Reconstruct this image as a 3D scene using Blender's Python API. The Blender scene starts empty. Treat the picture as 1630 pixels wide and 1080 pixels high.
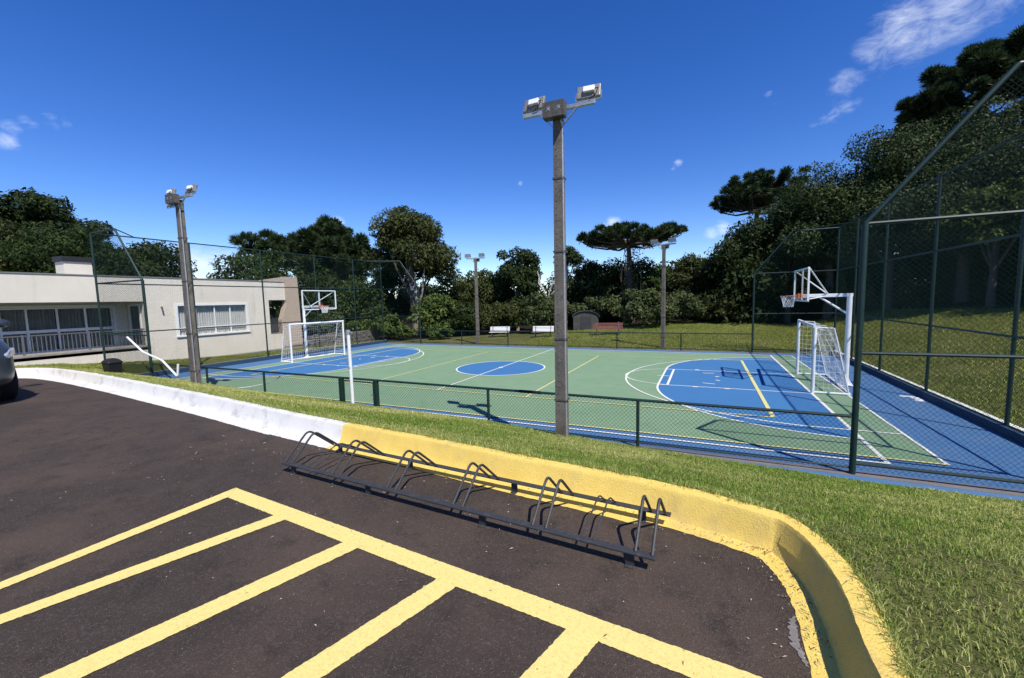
import bpy, bmesh, math, random
import numpy as np
from mathutils import Vector, Matrix
D=bpy.data; SC=bpy.context.scene; COL=SC.collection
rad=math.radians

# ---------------------------------------------------------------- camera
cam=D.cameras.new("camera"); cam.sensor_width=36; cam.lens=665.53/1630*36; cam.clip_start=.05; cam.clip_end=2500
co=D.objects.new("camera",cam); COL.objects.link(co); SC.camera=co
yaw,pit,rol=rad(24.8299),rad(-5.282),rad(-1.3595)
F=Vector((-math.sin(yaw)*math.cos(pit),math.cos(yaw)*math.cos(pit),math.sin(pit)))
R0=Vector((math.cos(yaw),math.sin(yaw),0)); U0=R0.cross(F)
R=R0*math.cos(rol)+U0*math.sin(rol); U=U0*math.cos(rol)-R0*math.sin(rol)
M=Matrix((R,U,-F)).transposed().to_4x4(); M.translation=Vector((7.579,-15.21,2.746)); co.matrix_world=M
# ---------------------------------------------------------------- sun, sky, exposure
SUN=Vector((.585,-.425,1)).normalized()
sl=D.lights.new("sun","SUN"); sl.energy=4.4; sl.angle=rad(.53); sl.color=(1,.955,.88)
so=D.objects.new("sun",sl); COL.objects.link(so); so.rotation_euler=SUN.to_track_quat('Z','Y').to_euler()
SC.view_settings.view_transform='Standard'; SC.view_settings.look='None'; SC.view_settings.exposure=.5; SC.view_settings.gamma=1
SC.view_settings.use_curve_mapping=False
SC.cycles.max_bounces=6; SC.cycles.diffuse_bounces=3; SC.cycles.glossy_bounces=3; SC.cycles.transparent_max_bounces=12
W=D.worlds.new("World"); SC.world=W; W.use_nodes=True
wn=W.node_tree.nodes; wl=W.node_tree.links; wn.clear()
def wnode(t,**k):
    n=wn.new(t)
    for a,b in k.items(): setattr(n,a,b)
    return n
sky=wnode('ShaderNodeTexSky'); sky.sky_type='NISHITA'; sky.sun_disc=False
sky.sun_elevation=math.asin(SUN.z); sky.sun_rotation=math.atan2(SUN.x,SUN.y)
sky.altitude=900; sky.air_density=.9; sky.dust_density=.05; sky.ozone_density=2.5
bg=wnode('ShaderNodeBackground'); bg.inputs[1].default_value=.1
out=wnode('ShaderNodeOutputWorld')
tc=wnode('ShaderNodeTexCoord')
hs=wnode('ShaderNodeHueSaturation'); hs.inputs['Saturation'].default_value=1.34; hs.inputs['Value'].default_value=1.24; hs.inputs['Hue'].default_value=.517
wl.new(sky.outputs[0],hs.inputs['Color'])
# clouds: soft noise-broken patches at their own places in the sky
wmap=wnode('ShaderNodeMapping'); wmap.inputs['Scale'].default_value=(.75,1,1.7); wmap.inputs['Rotation'].default_value=(0,rad(35),0)
wl.new(tc.outputs['Generated'],wmap.inputs['Vector'])
n1=wnode('ShaderNodeTexNoise'); n1.inputs['Scale'].default_value=14; n1.inputs['Detail'].default_value=9; n1.inputs['Roughness'].default_value=.62; n1.inputs['Distortion'].default_value=.6
wl.new(wmap.outputs[0],n1.inputs['Vector'])
def wmath(op,a,b=None,clamp=False):
    n=wnode('ShaderNodeMath'); n.operation=op; n.use_clamp=clamp
    for i,x in enumerate((a,b)):
        if x is None: continue
        if isinstance(x,(int,float)): n.inputs[i].default_value=x
        else: wl.new(x,n.inputs[i])
    return n.outputs[0]
CL=[((.240,.890,.378),.055,.80),((.275,.872,.400),.070,.95),((.315,.855,.405),.075,.95),((.36,.835,.412),.075,.85),((.41,.81,.42),.085,.8),((.212,.905,.352),.045,.78),((.195,.917,.338),.03,.6),
    ((.171,.938,.302),.018,.62),((.186,.934,.305),.022,.70),((.200,.930,.309),.025,.78),((.213,.926,.315),.024,.78),((.226,.920,.321),.018,.68),((.097,.927,.362),.014,.8),((.111,.932,.346),.016,.6),((-.055,.960,.275),.014,.85),((-.065,.962,.266),.010,.7),((-.192,.967,.166),.026,1.0),((-.215,.965,.158),.026,.95),
    ((-.715,.673,.172),.028,1.0),((-.74,.652,.168),.03,.8),((-.879,.468,.085),.06,1.05),((-.87,.488,.070),.07,1.1),((-.845,.52,.075),.06,1.0),((-.92,.38,.06),.06,.8),((-.923,.276,.267),.024,.80),((-.914,.290,.281),.024,.80),((-.93,.27,.249),.024,.85),((-.905,.308,.289),.026,.76),((-.898,.328,.291),.02,.7),
    ((-.381,.887,.261),.010,.75),((.030,.990,.137),.025,1.0),((.012,.990,.130),.025,.95),((-.6,.79,.06),.10,.7),((-.80,.58,.07),.10,.9),((-.865,.47,.20),.05,.5)]
acc=None
for d,r,s in CL:
    v=Vector(d).normalized()
    dp=wnode('ShaderNodeVectorMath'); dp.operation='DISTANCE'; wl.new(tc.outputs['Generated'],dp.inputs[0]); dp.inputs[1].default_value=v
    mr=wnode('ShaderNodeMapRange'); mr.interpolation_type='SMOOTHSTEP'; mr.inputs['From Min'].default_value=r*1.5; mr.inputs['From Max'].default_value=r*.1
    mr.inputs['To Min'].default_value=0; mr.inputs['To Max'].default_value=s; wl.new(dp.outputs['Value'],mr.inputs['Value'])
    acc=mr.outputs[0] if acc is None else wmath('MAXIMUM',acc,mr.outputs[0])
n2=wnode('ShaderNodeTexNoise'); n2.inputs['Scale'].default_value=34; n2.inputs['Detail'].default_value=8; n2.inputs['Roughness'].default_value=.7; n2.inputs['Distortion'].default_value=1.2
wl.new(wmap.outputs[0],n2.inputs['Vector'])
nn=wmath('ADD',wmath('MULTIPLY',n1.outputs['Fac'],.62),wmath('MULTIPLY',n2.outputs['Fac'],.38))
cm=wmath('ADD',wmath('SUBTRACT',nn,.79),wmath('MULTIPLY',acc,.50))
cm=wmath('MULTIPLY',cm,2.6,True); cm=wmath('MULTIPLY',wmath('POWER',cm,1.3),acc); cm=wmath('MINIMUM',wmath('MULTIPLY',cm,.74),.9)
mixc=wnode('ShaderNodeMix'); mixc.data_type='RGBA'; wl.new(cm,mixc.inputs['Factor']); wl.new(hs.outputs[0],mixc.inputs['A']); mixc.inputs['B'].default_value=(8.6,9.0,9.6,1)
wl.new(mixc.outputs['Result'],bg.inputs[0]); wl.new(bg.outputs[0],out.inputs[0])

# ---------------------------------------------------------------- materials
def mat(name,col,rough=.7,noise=None,bump=None,metal=0,spec=.3,trans=0,extra=None):
    """noise=(scale,colour2,lo,hi[,detail]) ; bump=(scale,strength,dist)"""
    m=D.materials.new(name); m.use_nodes=True; nt=m.node_tree; n=nt.nodes; l=nt.links
    b=n['Principled BSDF']; b.inputs['Roughness'].default_value=rough; b.inputs['Metallic'].default_value=metal
    b.inputs['Specular IOR Level'].default_value=spec
    b.inputs['Base Color'].default_value=(*col,1)
    t=n.new('ShaderNodeTexCoord'); src=None
    if noise:
        ns=noise if isinstance(noise,list) else [noise]
        for q in ns:
            tx=n.new('ShaderNodeTexNoise'); tx.inputs['Scale'].default_value=q[0]; tx.inputs['Detail'].default_value=q[4] if len(q)>4 else 5
            tx.inputs['Roughness'].default_value=.65
            if len(q)>5:
                mp=n.new('ShaderNodeMapping'); mp.inputs['Scale'].default_value=q[5]; l.new(t.outputs['Object'],mp.inputs['Vector']); l.new(mp.outputs[0],tx.inputs['Vector'])
            else: l.new(t.outputs['Object'],tx.inputs['Vector'])
            mr=n.new('ShaderNodeMapRange'); mr.inputs['From Min'].default_value=q[2]; mr.inputs['From Max'].default_value=q[3]; l.new(tx.outputs['Fac'],mr.inputs['Value'])
            mx=n.new('ShaderNodeMix'); mx.data_type='RGBA'; l.new(mr.outputs[0],mx.inputs['Factor'])
            if src is None: mx.inputs['A'].default_value=(*col,1)
            else: l.new(src,mx.inputs['A'])
            mx.inputs['B'].default_value=(*q[1],1); src=mx.outputs['Result']
        l.new(src,b.inputs['Base Color'])
    if bump:
        tx=n.new('ShaderNodeTexNoise'); tx.inputs['Scale'].default_value=bump[0]; tx.inputs['Detail'].default_value=6; l.new(t.outputs['Object'],tx.inputs['Vector'])
        bp=n.new('ShaderNodeBump'); bp.inputs['Strength'].default_value=bump[1]; bp.inputs['Distance'].default_value=bump[2]
        l.new(tx.outputs['Fac'],bp.inputs['Height']); l.new(bp.outputs[0],b.inputs['Normal'])
    return m
def leafmat(name,c0,c1,tr=.25,gloss=.14):
    m=D.materials.new(name); m.use_nodes=True; nt=m.node_tree; n=nt.nodes; l=nt.links
    b=n['Principled BSDF']; b.inputs['Roughness'].default_value=.6; b.inputs['Specular IOR Level'].default_value=gloss
    a=n.new('ShaderNodeAttribute'); a.attribute_name='tone'
    mx=n.new('ShaderNodeMix'); mx.data_type='RGBA'; l.new(a.outputs['Fac'],mx.inputs['Factor']); mx.inputs['A'].default_value=(*c0,1); mx.inputs['B'].default_value=(*c1,1)
    l.new(mx.outputs['Result'],b.inputs['Base Color'])
    tl=n.new('ShaderNodeBsdfTranslucent'); l.new(mx.outputs['Result'],tl.inputs['Color'])
    ms=n.new('ShaderNodeMixShader'); ms.inputs[0].default_value=tr; l.new(b.outputs[0],ms.inputs[1]); l.new(tl.outputs[0],ms.inputs[2])
    l.new(ms.outputs[0],n['Material Output'].inputs['Surface'])
    return m
MT={}
MT['asphalt']=mat('asphalt',(.047,.035,.028),.87,[(.8,(.082,.057,.042),.44,.72,9),(5,(.028,.022,.018),.52,.74,6),(70,(.095,.078,.066),.54,.74,4),(150,(.012,.010,.009),.58,.72,3),(230,(.30,.27,.23),.70,.76,1)],(170,.9,.008),spec=.22)
MT['yellow_road']=mat('yellow_road_paint',(.70,.58,.20),.75,[(60,(.58,.46,.15),.45,.75,6),(210,(.16,.11,.04),.62,.76,2)],(260,.7,.004))
MT['yellow_kerb']=mat('yellow_kerb_paint',(.71,.515,.125),.7,[(5,(.67,.47,.105),.42,.75,6),(38,(.32,.22,.07),.68,.78,5),(2.2,(.46,.35,.14),.56,.78,9),(95,(.36,.24,.06),.62,.72,3),(4.3,(.30,.27,.22),.735,.755,9)],(120,.8,.006))
MT['white_kerb']=mat('white_kerb_paint',(.65,.635,.60),.7,[(6,(.55,.535,.50),.5,.75,6),(26,(.30,.28,.26),.66,.78,6),(3,(.36,.35,.33),.56,.78,9),(95,(.42,.41,.39),.62,.72,3)],(120,.8,.006))
MT['court_blue']=mat('court_blue_paint',(.060,.145,.285),.8,[(1.2,(.085,.160,.275),.42,.7,8),(90,(.055,.165,.36),.55,.75,3),(2.7,(.12,.17,.25),.69,.80,8)],(200,.3,.004),spec=.2)
MT['kerb_shade_blue']=mat('shade_darkened_kerb_blue',(.022,.050,.095),.8,[(5,(.04,.07,.11),.5,.75,7)])  # kerb blue darkened to carry the shaded court-side face and its ground shadow
MT['zone_blue']=mat('zone_blue_paint',(.044,.152,.325),.8,[(1.1,(.046,.142,.310),.42,.7,8),(90,(.055,.155,.32),.55,.75,3)],(200,.3,.004),spec=.2)
MT['court_green']=mat('court_green_paint',(.160,.258,.148),.8,[(.8,(.185,.275,.172),.4,.7,8),(80,(.195,.29,.185),.55,.75,3),(1.9,(.135,.200,.135),.56,.76,9),(7,(.215,.29,.20),.62,.76,8),(3,(.18,.23,.16),.69,.82,8)],(200,.3,.004),spec=.2)
MT['line_white']=mat('court_line_paint',(.66,.67,.60),.75,[(9,(.40,.44,.38),.58,.78,8)])
MT['line_yellow']=mat('court_yellow_paint',(.56,.52,.22),.75,[(9,(.32,.36,.18),.56,.78,8)])
MT['concrete']=mat('concrete',(.30,.27,.24),.85,[(2,(.20,.18,.165),.4,.7,8),(40,(.36,.33,.3),.55,.75)],(70,.5,.01))
MT['bare']=mat('bare_concrete',(.165,.148,.138),.88,[(2.2,(.12,.112,.112),.42,.68,8),(30,(.24,.22,.205),.55,.72,5)],(70,.4,.008))
MT['pole']=mat('pole_concrete',(.165,.147,.125),.9,[(3,(.085,.073,.062),.36,.66,9),(50,(.30,.28,.25),.56,.72,4),(11,(.040,.036,.032),.58,.74,8)],(60,.7,.012))
MT['galv']=mat('galvanised_steel',(.46,.47,.47),.45,[(18,(.30,.31,.31),.4,.7)],metal=.55,spec=.4)
MT['darkgrey']=mat('dark_grey_metal',(.085,.078,.068),.6,[(12,(.14,.13,.115),.45,.7)],metal=.2)
MT['floodback']=mat('aged_lamp_housing',(.26,.245,.22),.5,[(14,(.17,.155,.135),.4,.7)],metal=.3,spec=.4)
MT['tar']=mat('black_band_paint',(.012,.012,.012),.55)
MT['lens']=mat('lamp_glass',(.35,.36,.36),.15,spec=.6)
MT['white_metal']=mat('white_enamel',(.74,.75,.75),.38,[(7,(.62,.63,.62),.5,.75,6),(30,(.32,.22,.15),.74,.82,5)],spec=.5)
MT['green_metal']=mat('green_enamel',(.006,.024,.019),.5,[(9,(.010,.034,.027),.45,.7)],spec=.5)
MT['green_wire']=mat('green_coated_wire',(.007,.022,.018),.6,spec=.15)
MT['rack']=mat('black_rack_paint',(.036,.037,.039),.55,[(22,(.070,.072,.074),.52,.75,6)],spec=.3)
MT['orange']=mat('orange_enamel',(.62,.13,.035),.45)
MT['net']=mat('white_net_cord',(.72,.72,.70),.8)
MT['stucco']=mat('cream_stucco',(.72,.665,.56),.9,[(.7,(.65,.60,.50),.4,.7,8),(60,(.72,.66,.55),.5,.75,3),(1.6,(.46,.42,.35),.70,.84,9),(3,(.52,.48,.41),.56,.80,6,(1,1,.09))],(140,.7,.012))
MT['stone']=mat('stone_cladding',(.52,.42,.32),.9,[(14,(.36,.275,.20),.42,.62,6),(4,(.44,.36,.29),.45,.7,4),(45,(.55,.45,.35),.55,.7,3)],(35,.9,.03))
MT['flashing']=mat('roof_flashing',(.20,.19,.18),.6)
MT['darkcap']=mat('chimney_cap_metal',(.022,.022,.024),.6)
MT['whiteframe']=mat('white_window_frame',(.76,.76,.75),.4)
MT['curtain']=mat('curtain_cloth',(.60,.59,.56),.9,[(3,(.52,.51,.49),.4,.7)])
MT['dimcurtain']=mat('grey_curtain_cloth',(.22,.215,.20),.9,[(3,(.27,.26,.25),.4,.7)])
MT['room']=mat('dark_room',(.03,.03,.03),.9)
MT['railing']=mat('grey_railing',(.12,.123,.128),.5,spec=.4)
MT['soil']=mat('earth',(.06,.045,.03),.95,[(6,(.085,.06,.04),.4,.7)])
MT['wood']=mat('red_brown_wood',(.16,.055,.042),.6,[(5,(.10,.036,.03),.4,.7)])
MT['whitewood']=mat('white_painted_wood',(.72,.72,.70),.55)
MT['rubber']=mat('black_rubber',(.012,.012,.013),.75)
MT['black_plastic']=mat('black_plastic',(.012,.012,.013),.45,spec=.4)
MT['shed']=mat('weathered_shed_sheet',(.050,.052,.046),.8,[(3,(.085,.082,.065),.45,.7,8)])
MT['shedroof']=mat('dark_roof_sheet',(.035,.037,.04),.6,[(5,(.055,.055,.055),.45,.7)])
MT['drystone']=mat('rubble_stone',(.20,.175,.15),.9,[(5,(.10,.088,.075),.42,.62,8),(17,(.30,.27,.235),.55,.7,4)],(14,1.0,.06))
MT['bark']=mat('bark',(.095,.075,.058),.92,[(5,(.17,.14,.115),.45,.7,8),(16,(.05,.04,.03),.55,.7)],(22,.8,.03))
MT['palebark']=mat('pale_bark',(.33,.28,.22),.9,[(6,(.20,.165,.13),.42,.68,8)],(22,.7,.03))
MT['deadwood']=mat('bleached_dead_wood',(.50,.46,.40),.85,[(6,(.32,.29,.25),.45,.7)])
MT['carpaint']=mat('graphite_car_paint',(.075,.085,.098),.3,metal=.6,spec=.6)
MT['chrome']=mat('bright_trim',(.75,.76,.78),.12,metal=1)
MT['glassdark']=mat('dark_glass',(.012,.014,.016),.05,spec=.7)
MT['headlamp']=mat('headlamp_glass',(.55,.57,.6),.06,metal=.5,spec=.8)
MT['leaf_dark']=leafmat('dark_evergreen_leaves',(.012,.022,.006),(.050,.074,.020))
MT['leaf_mid']=leafmat('mid_green_leaves',(.016,.032,.008),(.075,.110,.027))
MT['leaf_olive']=leafmat('olive_leaves',(.022,.032,.009),(.105,.120,.036))
MT['leaf_bright']=leafmat('bright_green_leaves',(.030,.055,.012),(.150,.195,.048))
MT['leaf_pale']=leafmat('pale_grey_green_leaves',(.028,.048,.014),(.130,.155,.060))
MT['leaf_glossy']=leafmat('glossy_leaves',(.014,.030,.007),(.088,.116,.032),.24,.22)
MT['needle']=leafmat('araucaria_needles',(.014,.027,.010),(.066,.098,.034),.18)
MT['needle_feathery']=leafmat('feathery_conifer_needles',(.014,.027,.008),(.058,.092,.022),.2)  # feathery conifer's own needle colour
MT['grass']=leafmat('grass_blades',(.160,.258,.030),(.66,.59,.23),.36,.2)
MT['hillgrass']=leafmat('hill_grass_blades',(.185,.240,.032),(.43,.41,.13),.3,.15)
def glassmat():
    m=D.materials.new('window_glass'); m.use_nodes=True; n=m.node_tree.nodes; l=m.node_tree.links; n.remove(n['Principled BSDF'])
    g=n.new('ShaderNodeBsdfGlossy'); g.inputs['Roughness'].default_value=.02; t=n.new('ShaderNodeBsdfTransparent'); t.inputs[0].default_value=(.95,.96,.96,1)
    lw=n.new('ShaderNodeLayerWeight'); pw=n.new('ShaderNodeMath'); pw.operation='POWER'; pw.inputs[1].default_value=4; l.new(lw.outputs['Facing'],pw.inputs[0]); fr=n.new('ShaderNodeMath'); fr.operation='MULTIPLY_ADD'; fr.inputs[1].default_value=.6; fr.inputs[2].default_value=.035; l.new(pw.outputs[0],fr.inputs[0]); ms=n.new('ShaderNodeMixShader')
    l.new(fr.outputs[0],ms.inputs[0]); l.new(t.outputs[0],ms.inputs[1]); l.new(g.outputs[0],ms.inputs[2]); l.new(ms.outputs[0],n['Material Output'].inputs[0]); return m
MT['glass']=glassmat()

# ---------------------------------------------------------------- mesh helpers
class MB:
    def __init__(s): s.v=[]; s.f=[]
    def add(s,vs,fs):
        o=len(s.v); s.v+= [tuple(p) for p in vs]; s.f+=[tuple(i+o for i in f) for f in fs]; return s
    def box(s,x0,x1,y0,y1,z0,z1):
        return s.add([(x,y,z) for x in(x0,x1) for y in(y0,y1) for z in(z0,z1)],[(0,1,3,2),(4,6,7,5),(0,4,5,1),(2,3,7,6),(0,2,6,4),(1,5,7,3)])
    def tube(s,pts,r,n=8,cap=True,rot=0):
        pts=[Vector(p) for p in pts]; rs=r if isinstance(r,(list,tuple)) else [r]*len(pts)
        k=len(pts); rings=[]; up=None
        for i,p in enumerate(pts):
            d=(pts[min(i+1,k-1)]-pts[max(i-1,0)]).normalized()
            if up is None:
                up=Vector((0,0,1)) if abs(d.z)<.9 else Vector((1,0,0))
            a=d.cross(up); a=a.normalized() if a.length>1e-6 else d.orthogonal().normalized(); b=a.cross(d).normalized(); up=b
            rings.append([p+(a*math.cos(rot+2*math.pi*j/n)+b*math.sin(rot+2*math.pi*j/n))*rs[i] for j in range(n)])
        vs=[q for g in rings for q in g]
        fs=[(i*n+j,i*n+(j+1)%n,(i+1)*n+(j+1)%n,(i+1)*n+j) for i in range(k-1) for j in range(n)]
        if cap: fs+= [tuple(range(n))[::-1],tuple((k-1)*n+j for j in range(n))]
        return s.add(vs,fs)
    def bar(s,a,b,w,h,up=(0,0,1)):
        a=Vector(a); b=Vector(b); d=(b-a).normalized(); u=Vector(up)
        if abs(d.dot(u))>.98: u=Vector((1,0,0))
        x=d.cross(u).normalized()*w/2; y=x.cross(d).normalized()*h/2
        return s.add([a-x-y,a+x-y,a+x+y,a-x+y,b-x-y,b+x-y,b+x+y,b-x+y],[(0,3,2,1),(4,5,6,7),(0,1,5,4),(1,2,6,5),(2,3,7,6),(3,0,4,7)])
    def prism(s,poly,z0,z1,axis='z'):
        n=len(poly); P=lambda a,b,c:{'z':(a,b,c),'x':(c,a,b),'y':(a,c,b)}[axis]
        return s.add([P(a,b,z0) for a,b in poly]+[P(a,b,z1) for a,b in poly],[tuple(range(n))[::-1],tuple(range(n,2*n))]+[(i,(i+1)%n,n+(i+1)%n,n+i) for i in range(n)])
    def poly(s,pts): return s.add(pts,[tuple(range(len(pts)))])
    def build(s,name,m,parent=None,smooth=False,bevel=0,kind=None,loc=None,m2=None):
        nf=len(s.f)
        if m2: s.add(m2[0].v,m2[0].f)
        me=D.meshes.new(name); me.from_pydata(s.v,[],s.f)
        bm=bmesh.new(); bm.from_mesh(me); bmesh.ops.recalc_face_normals(bm,faces=bm.faces); bm.to_mesh(me); bm.free()
        me.materials.append(MT[m] if isinstance(m,str) else m)
        if m2:
            me.materials.append(MT[m2[1]])
            for p in me.polygons:
                if p.index>=nf: p.material_index=1
        if smooth:
            me.shade_smooth()
            try: me.set_sharp_from_angle(angle=rad(40))
            except Exception: pass
        return link(me,name,parent,bevel,kind,loc)
def link(me,name,parent=None,bevel=0,kind=None,loc=None):
    o=D.objects.new(name,me); COL.objects.link(o)
    if parent: o.parent=parent
    if loc: o.location=loc
    if bevel:
        b=o.modifiers.new('bevel','BEVEL'); b.width=bevel; b.segments=2; b.limit_method='ANGLE'; b.angle_limit=rad(35)
    if kind: o['kind']=kind
    return o
def thing(name,label,cat,loc=(0,0,0),rz=0,group=None):
    o=D.objects.new(name,None); COL.objects.link(o); o.empty_display_size=.2; o.location=loc; o.rotation_euler=(0,0,rz); tag(o,label,cat,group); return o
def tag(o,label,cat,group=None):
    o['label']=label; o['category']=cat
    if group: o['group']=group
    return o
def copy_tree(o,parent=None):
    c=o.copy(); COL.objects.link(c); c.parent=parent
    for ch in list(o.children): copy_tree(ch,c)
    return c
def npmesh(name,V,Fc,m,tone=None,parent=None,kind=None,smooth=False,loc=None):
    V=np.asarray(V,np.float32); Fc=np.asarray(Fc,np.int32); k=Fc.shape[1]
    me=D.meshes.new(name); me.vertices.add(len(V)); me.vertices.foreach_set('co',V.ravel())
    me.loops.add(Fc.size); me.loops.foreach_set('vertex_index',Fc.ravel()); me.polygons.add(len(Fc))
    me.polygons.foreach_set('loop_start',np.arange(0,Fc.size,k,dtype=np.int32)); me.update(calc_edges=True); me.validate()
    if tone is not None:
        a=me.attributes.new('tone','FLOAT','POINT'); a.data.foreach_set('value',np.asarray(tone,np.float32))
    me.materials.append(MT[m])
    if smooth: me.shade_smooth()
    return link(me,name,parent,kind=kind,loc=loc)

# ---------------------------------------------------------------- terrain
ZA=1.25
footA=[(-7.8,-40),(-7.8,-13.2),(-7.6,-12.1),(-7.1,-11.45),(-6.4,-11.13),(-5.6,-11.10),(-4.5,-11.13),(-2.48,-11.29),(-.5,-11.5),(1.15,-11.67),(2.89,-11.90),(4.08,-12.02),(5.3,-12.11),(6.2,-12.22),(7.0,-12.29),(7.35,-12.335),(7.65,-12.40),(7.955,-12.505)]
footB=[(7.955,-12.505),(8.04,-12.66),(8.085,-12.87),(8.095,-13.1),(8.08,-13.4),(8.05,-14.5),(8.0,-40)]
def chaikin(p,it=2):
    for _ in range(it):
        q=[p[0]]
        for a,b in zip(p[:-1],p[1:]): q+=[(a[0]*.75+b[0]*.25,a[1]*.75+b[1]*.25),(a[0]*.25+b[0]*.75,a[1]*.25+b[1]*.75)]
        p=q+[p[-1]]
    return p
foot=chaikin(footA,3)+chaikin(footB,3)[1:]
def offset(p,d):
    out=[]
    for i in range(len(p)):
        a=Vector(p[max(i-1,0)]); b=Vector(p[min(i+1,len(p)-1)]); t=(b-a).normalized(); n=Vector((-t.y,t.x))
        dd=d(p[i]) if callable(d) else d
        out.append((p[i][0]+n.x*dd,p[i][1]+n.y*dd))
    return out
back=offset(foot,.165)
BK=np.array(back)
def inside(px,py,poly):
    c=np.zeros(px.shape,bool); n=len(poly)
    for i in range(n):
        x0,y0=poly[i]; x1,y1=poly[(i+1)%n]
        if y0==y1: continue
        k=((y0>py)!=(y1>py))&(px<(x1-x0)*(py-y0)/(y1-y0)+x0); c^=k
    return c
def distpoly(px,py,P):
    d=np.full(px.shape,1e9)
    for (x0,y0),(x1,y1) in zip(P[:-1],P[1:]):
        dx,dy=x1-x0,y1-y0; t=np.clip(((px-x0)*dx+(py-y0)*dy)/(dx*dx+dy*dy+1e-12),0,1)
        d=np.minimum(d,np.hypot(px-x0-t*dx,py-y0-t*dy))
    return d
def lawn_h(x,y):
    g=np.interp(x,[-16,-12.8,-9.65,-6.5,-3.8,-.8,.3,3.4,6.5,8.35,9.65,12.8,30],[.62,.56,.46,.41,.31,.28,.26,.22,.04,-.02,-.06,-.05,.6])
    yk=np.interp(x,[-16,-7,-5.6,-2.5,1.15,4.1,7,8.1,12,30],[-10.9,-10.9,-10.95,-11.12,-11.5,-11.85,-12.1,-12.4,-12.7,-13])
    zt=np.interp(x,[-16,-9,-7.5,8,30],[.85,1.2,1.41,1.41,1.6])
    t=np.clip((y+7.62)/(yk+7.62),0,1.0); near=g+(zt-g)*t
    left=np.interp(y,[-12,-9,-7.5,-4,0,8,30],[.8,.68,.55,.25,.04,.0,-.1])
    far=np.clip(y-7.8,0,60)*np.interp(x,[-15,-5,0,6,14],[-.01,.012,.045,.06,.03])
    right=np.clip(.19*(x-13.05),0,2.6)
    s=np.clip((y+7.62)/-.35,0,1)           # near side
    z=np.where(y<-7.62,near,far+0.0)
    z=np.where((x<-12.95)&(y>-7.62),left,z)
    wl_=np.clip((-12.9-x)/2.0,0,1); z=np.where((y<-7.62)&(x<-12.9),near*(1-wl_)+np.minimum(near,left+.1)*wl_,z)
    z=z+np.where((x>13.05),right,0)
    return np.clip(z,-1.5,5)
asph_poly=[tuple(p) for p in back]+[(8.2,-80),(-8,-80)]
def ground_h(x,y):
    h=lawn_h(x,y)
    ins=inside(x,y,asph_poly); d=distpoly(x,y,BK)
    h=np.where(ins,np.maximum(1.38-d/.07*.3,1.0),h)
    crt=(np.abs(x)<13.0)&(y>-7.62)&(y<7.65); h=np.where(crt,-.25,h)
    return h
xs=np.unique(np.concatenate([[-400,-250,-150,-100,-70,-50,-40],np.arange(-34,-9,.4),np.arange(-9,9.6,.08),np.arange(9.6,26,.2),np.arange(26,44,1.),[50,70,100,150,250,400]]).round(3))
ys=np.unique(np.concatenate([[-400,-250,-150,-90,-60,-40,-25,-20],np.arange(-18,-14.5,.25),np.arange(-14.5,-7.2,.08),np.arange(-7.2,8.2,.4),np.arange(8.2,28,.3),np.arange(28,50,1.),[60,80,110,160,250,400]]).round(3))
X,Y=np.meshgrid(xs,ys); rng=np.random.default_rng(4)
Z=ground_h(X.ravel(),Y.ravel())
bumpy=(rng.random(Z.shape)-.5)*.02*(Z>0.02)*(~inside(X.ravel(),Y.ravel(),asph_poly)); Z=Z+bumpy
nx,ny=len(xs),len(ys); idx=np.arange(nx*ny).reshape(ny,nx)
Fq=np.stack([idx[:-1,:-1],idx[:-1,1:],idx[1:,1:],idx[1:,:-1]],-1).reshape(-1,4)
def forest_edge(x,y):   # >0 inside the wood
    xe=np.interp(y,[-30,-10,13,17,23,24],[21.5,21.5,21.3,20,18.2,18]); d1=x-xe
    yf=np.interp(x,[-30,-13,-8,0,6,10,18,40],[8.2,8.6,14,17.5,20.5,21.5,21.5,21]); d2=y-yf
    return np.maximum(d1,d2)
gm=D.materials.new('lawn_ground'); gm.use_nodes=True
gn=gm.node_tree.nodes; gl=gm.node_tree.links; gb=gn['Principled BSDF']; gb.inputs['Roughness'].default_value=.95; gb.inputs['Specular IOR Level'].default_value=.1
ga=gn.new('ShaderNodeAttribute'); ga.attribute_name='tone'; gt=gn.new('ShaderNodeTexCoord')
def gnoise(s,d=6):
    t=gn.new('ShaderNodeTexNoise'); t.inputs['Scale'].default_value=s; t.inputs['Detail'].default_value=d; gl.new(gt.outputs['Object'],t.inputs['Vector']); return t.outputs['Fac']
def gmix(f,a,b,lo=None,hi=None):
    if lo is not None:
        r=gn.new('ShaderNodeMapRange'); r.inputs['From Min'].default_value=lo; r.inputs['From Max'].default_value=hi; gl.new(f,r.inputs['Value']); f=r.outputs[0]
    m=gn.new('ShaderNodeMix'); m.data_type='RGBA'; gl.new(f,m.inputs['Factor'])
    for k,v in (('A',a),('B',b)):
        if isinstance(v,tuple): m.inputs[k].default_value=(*v,1)
        else: gl.new(v,m.inputs[k])
    return m.outputs['Result']
gc=gmix(gnoise(.7,8),(.070,.082,.022),(.150,.140,.055),.38,.68)
gc=gmix(gnoise(30,4),gc,(.075,.085,.024),.5,.72)
gc=gmix(gnoise(2.6,8),gc,(.15,.125,.06),.60,.80)
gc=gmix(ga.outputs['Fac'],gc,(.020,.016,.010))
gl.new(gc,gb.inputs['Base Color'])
gbp=gn.new('ShaderNodeBump'); gbp.inputs['Strength'].default_value=1; gbp.inputs['Distance'].default_value=.06; gl.new(gnoise(22,7),gbp.inputs['Height']); gl.new(gbp.outputs[0],gb.inputs['Normal'])
MT['ground']=gm
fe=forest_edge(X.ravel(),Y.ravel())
ground=npmesh('ground',np.stack([X.ravel(),Y.ravel(),Z],-1),Fq,'ground',np.clip(fe/1.2,0,1),kind='structure',smooth=True)

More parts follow.
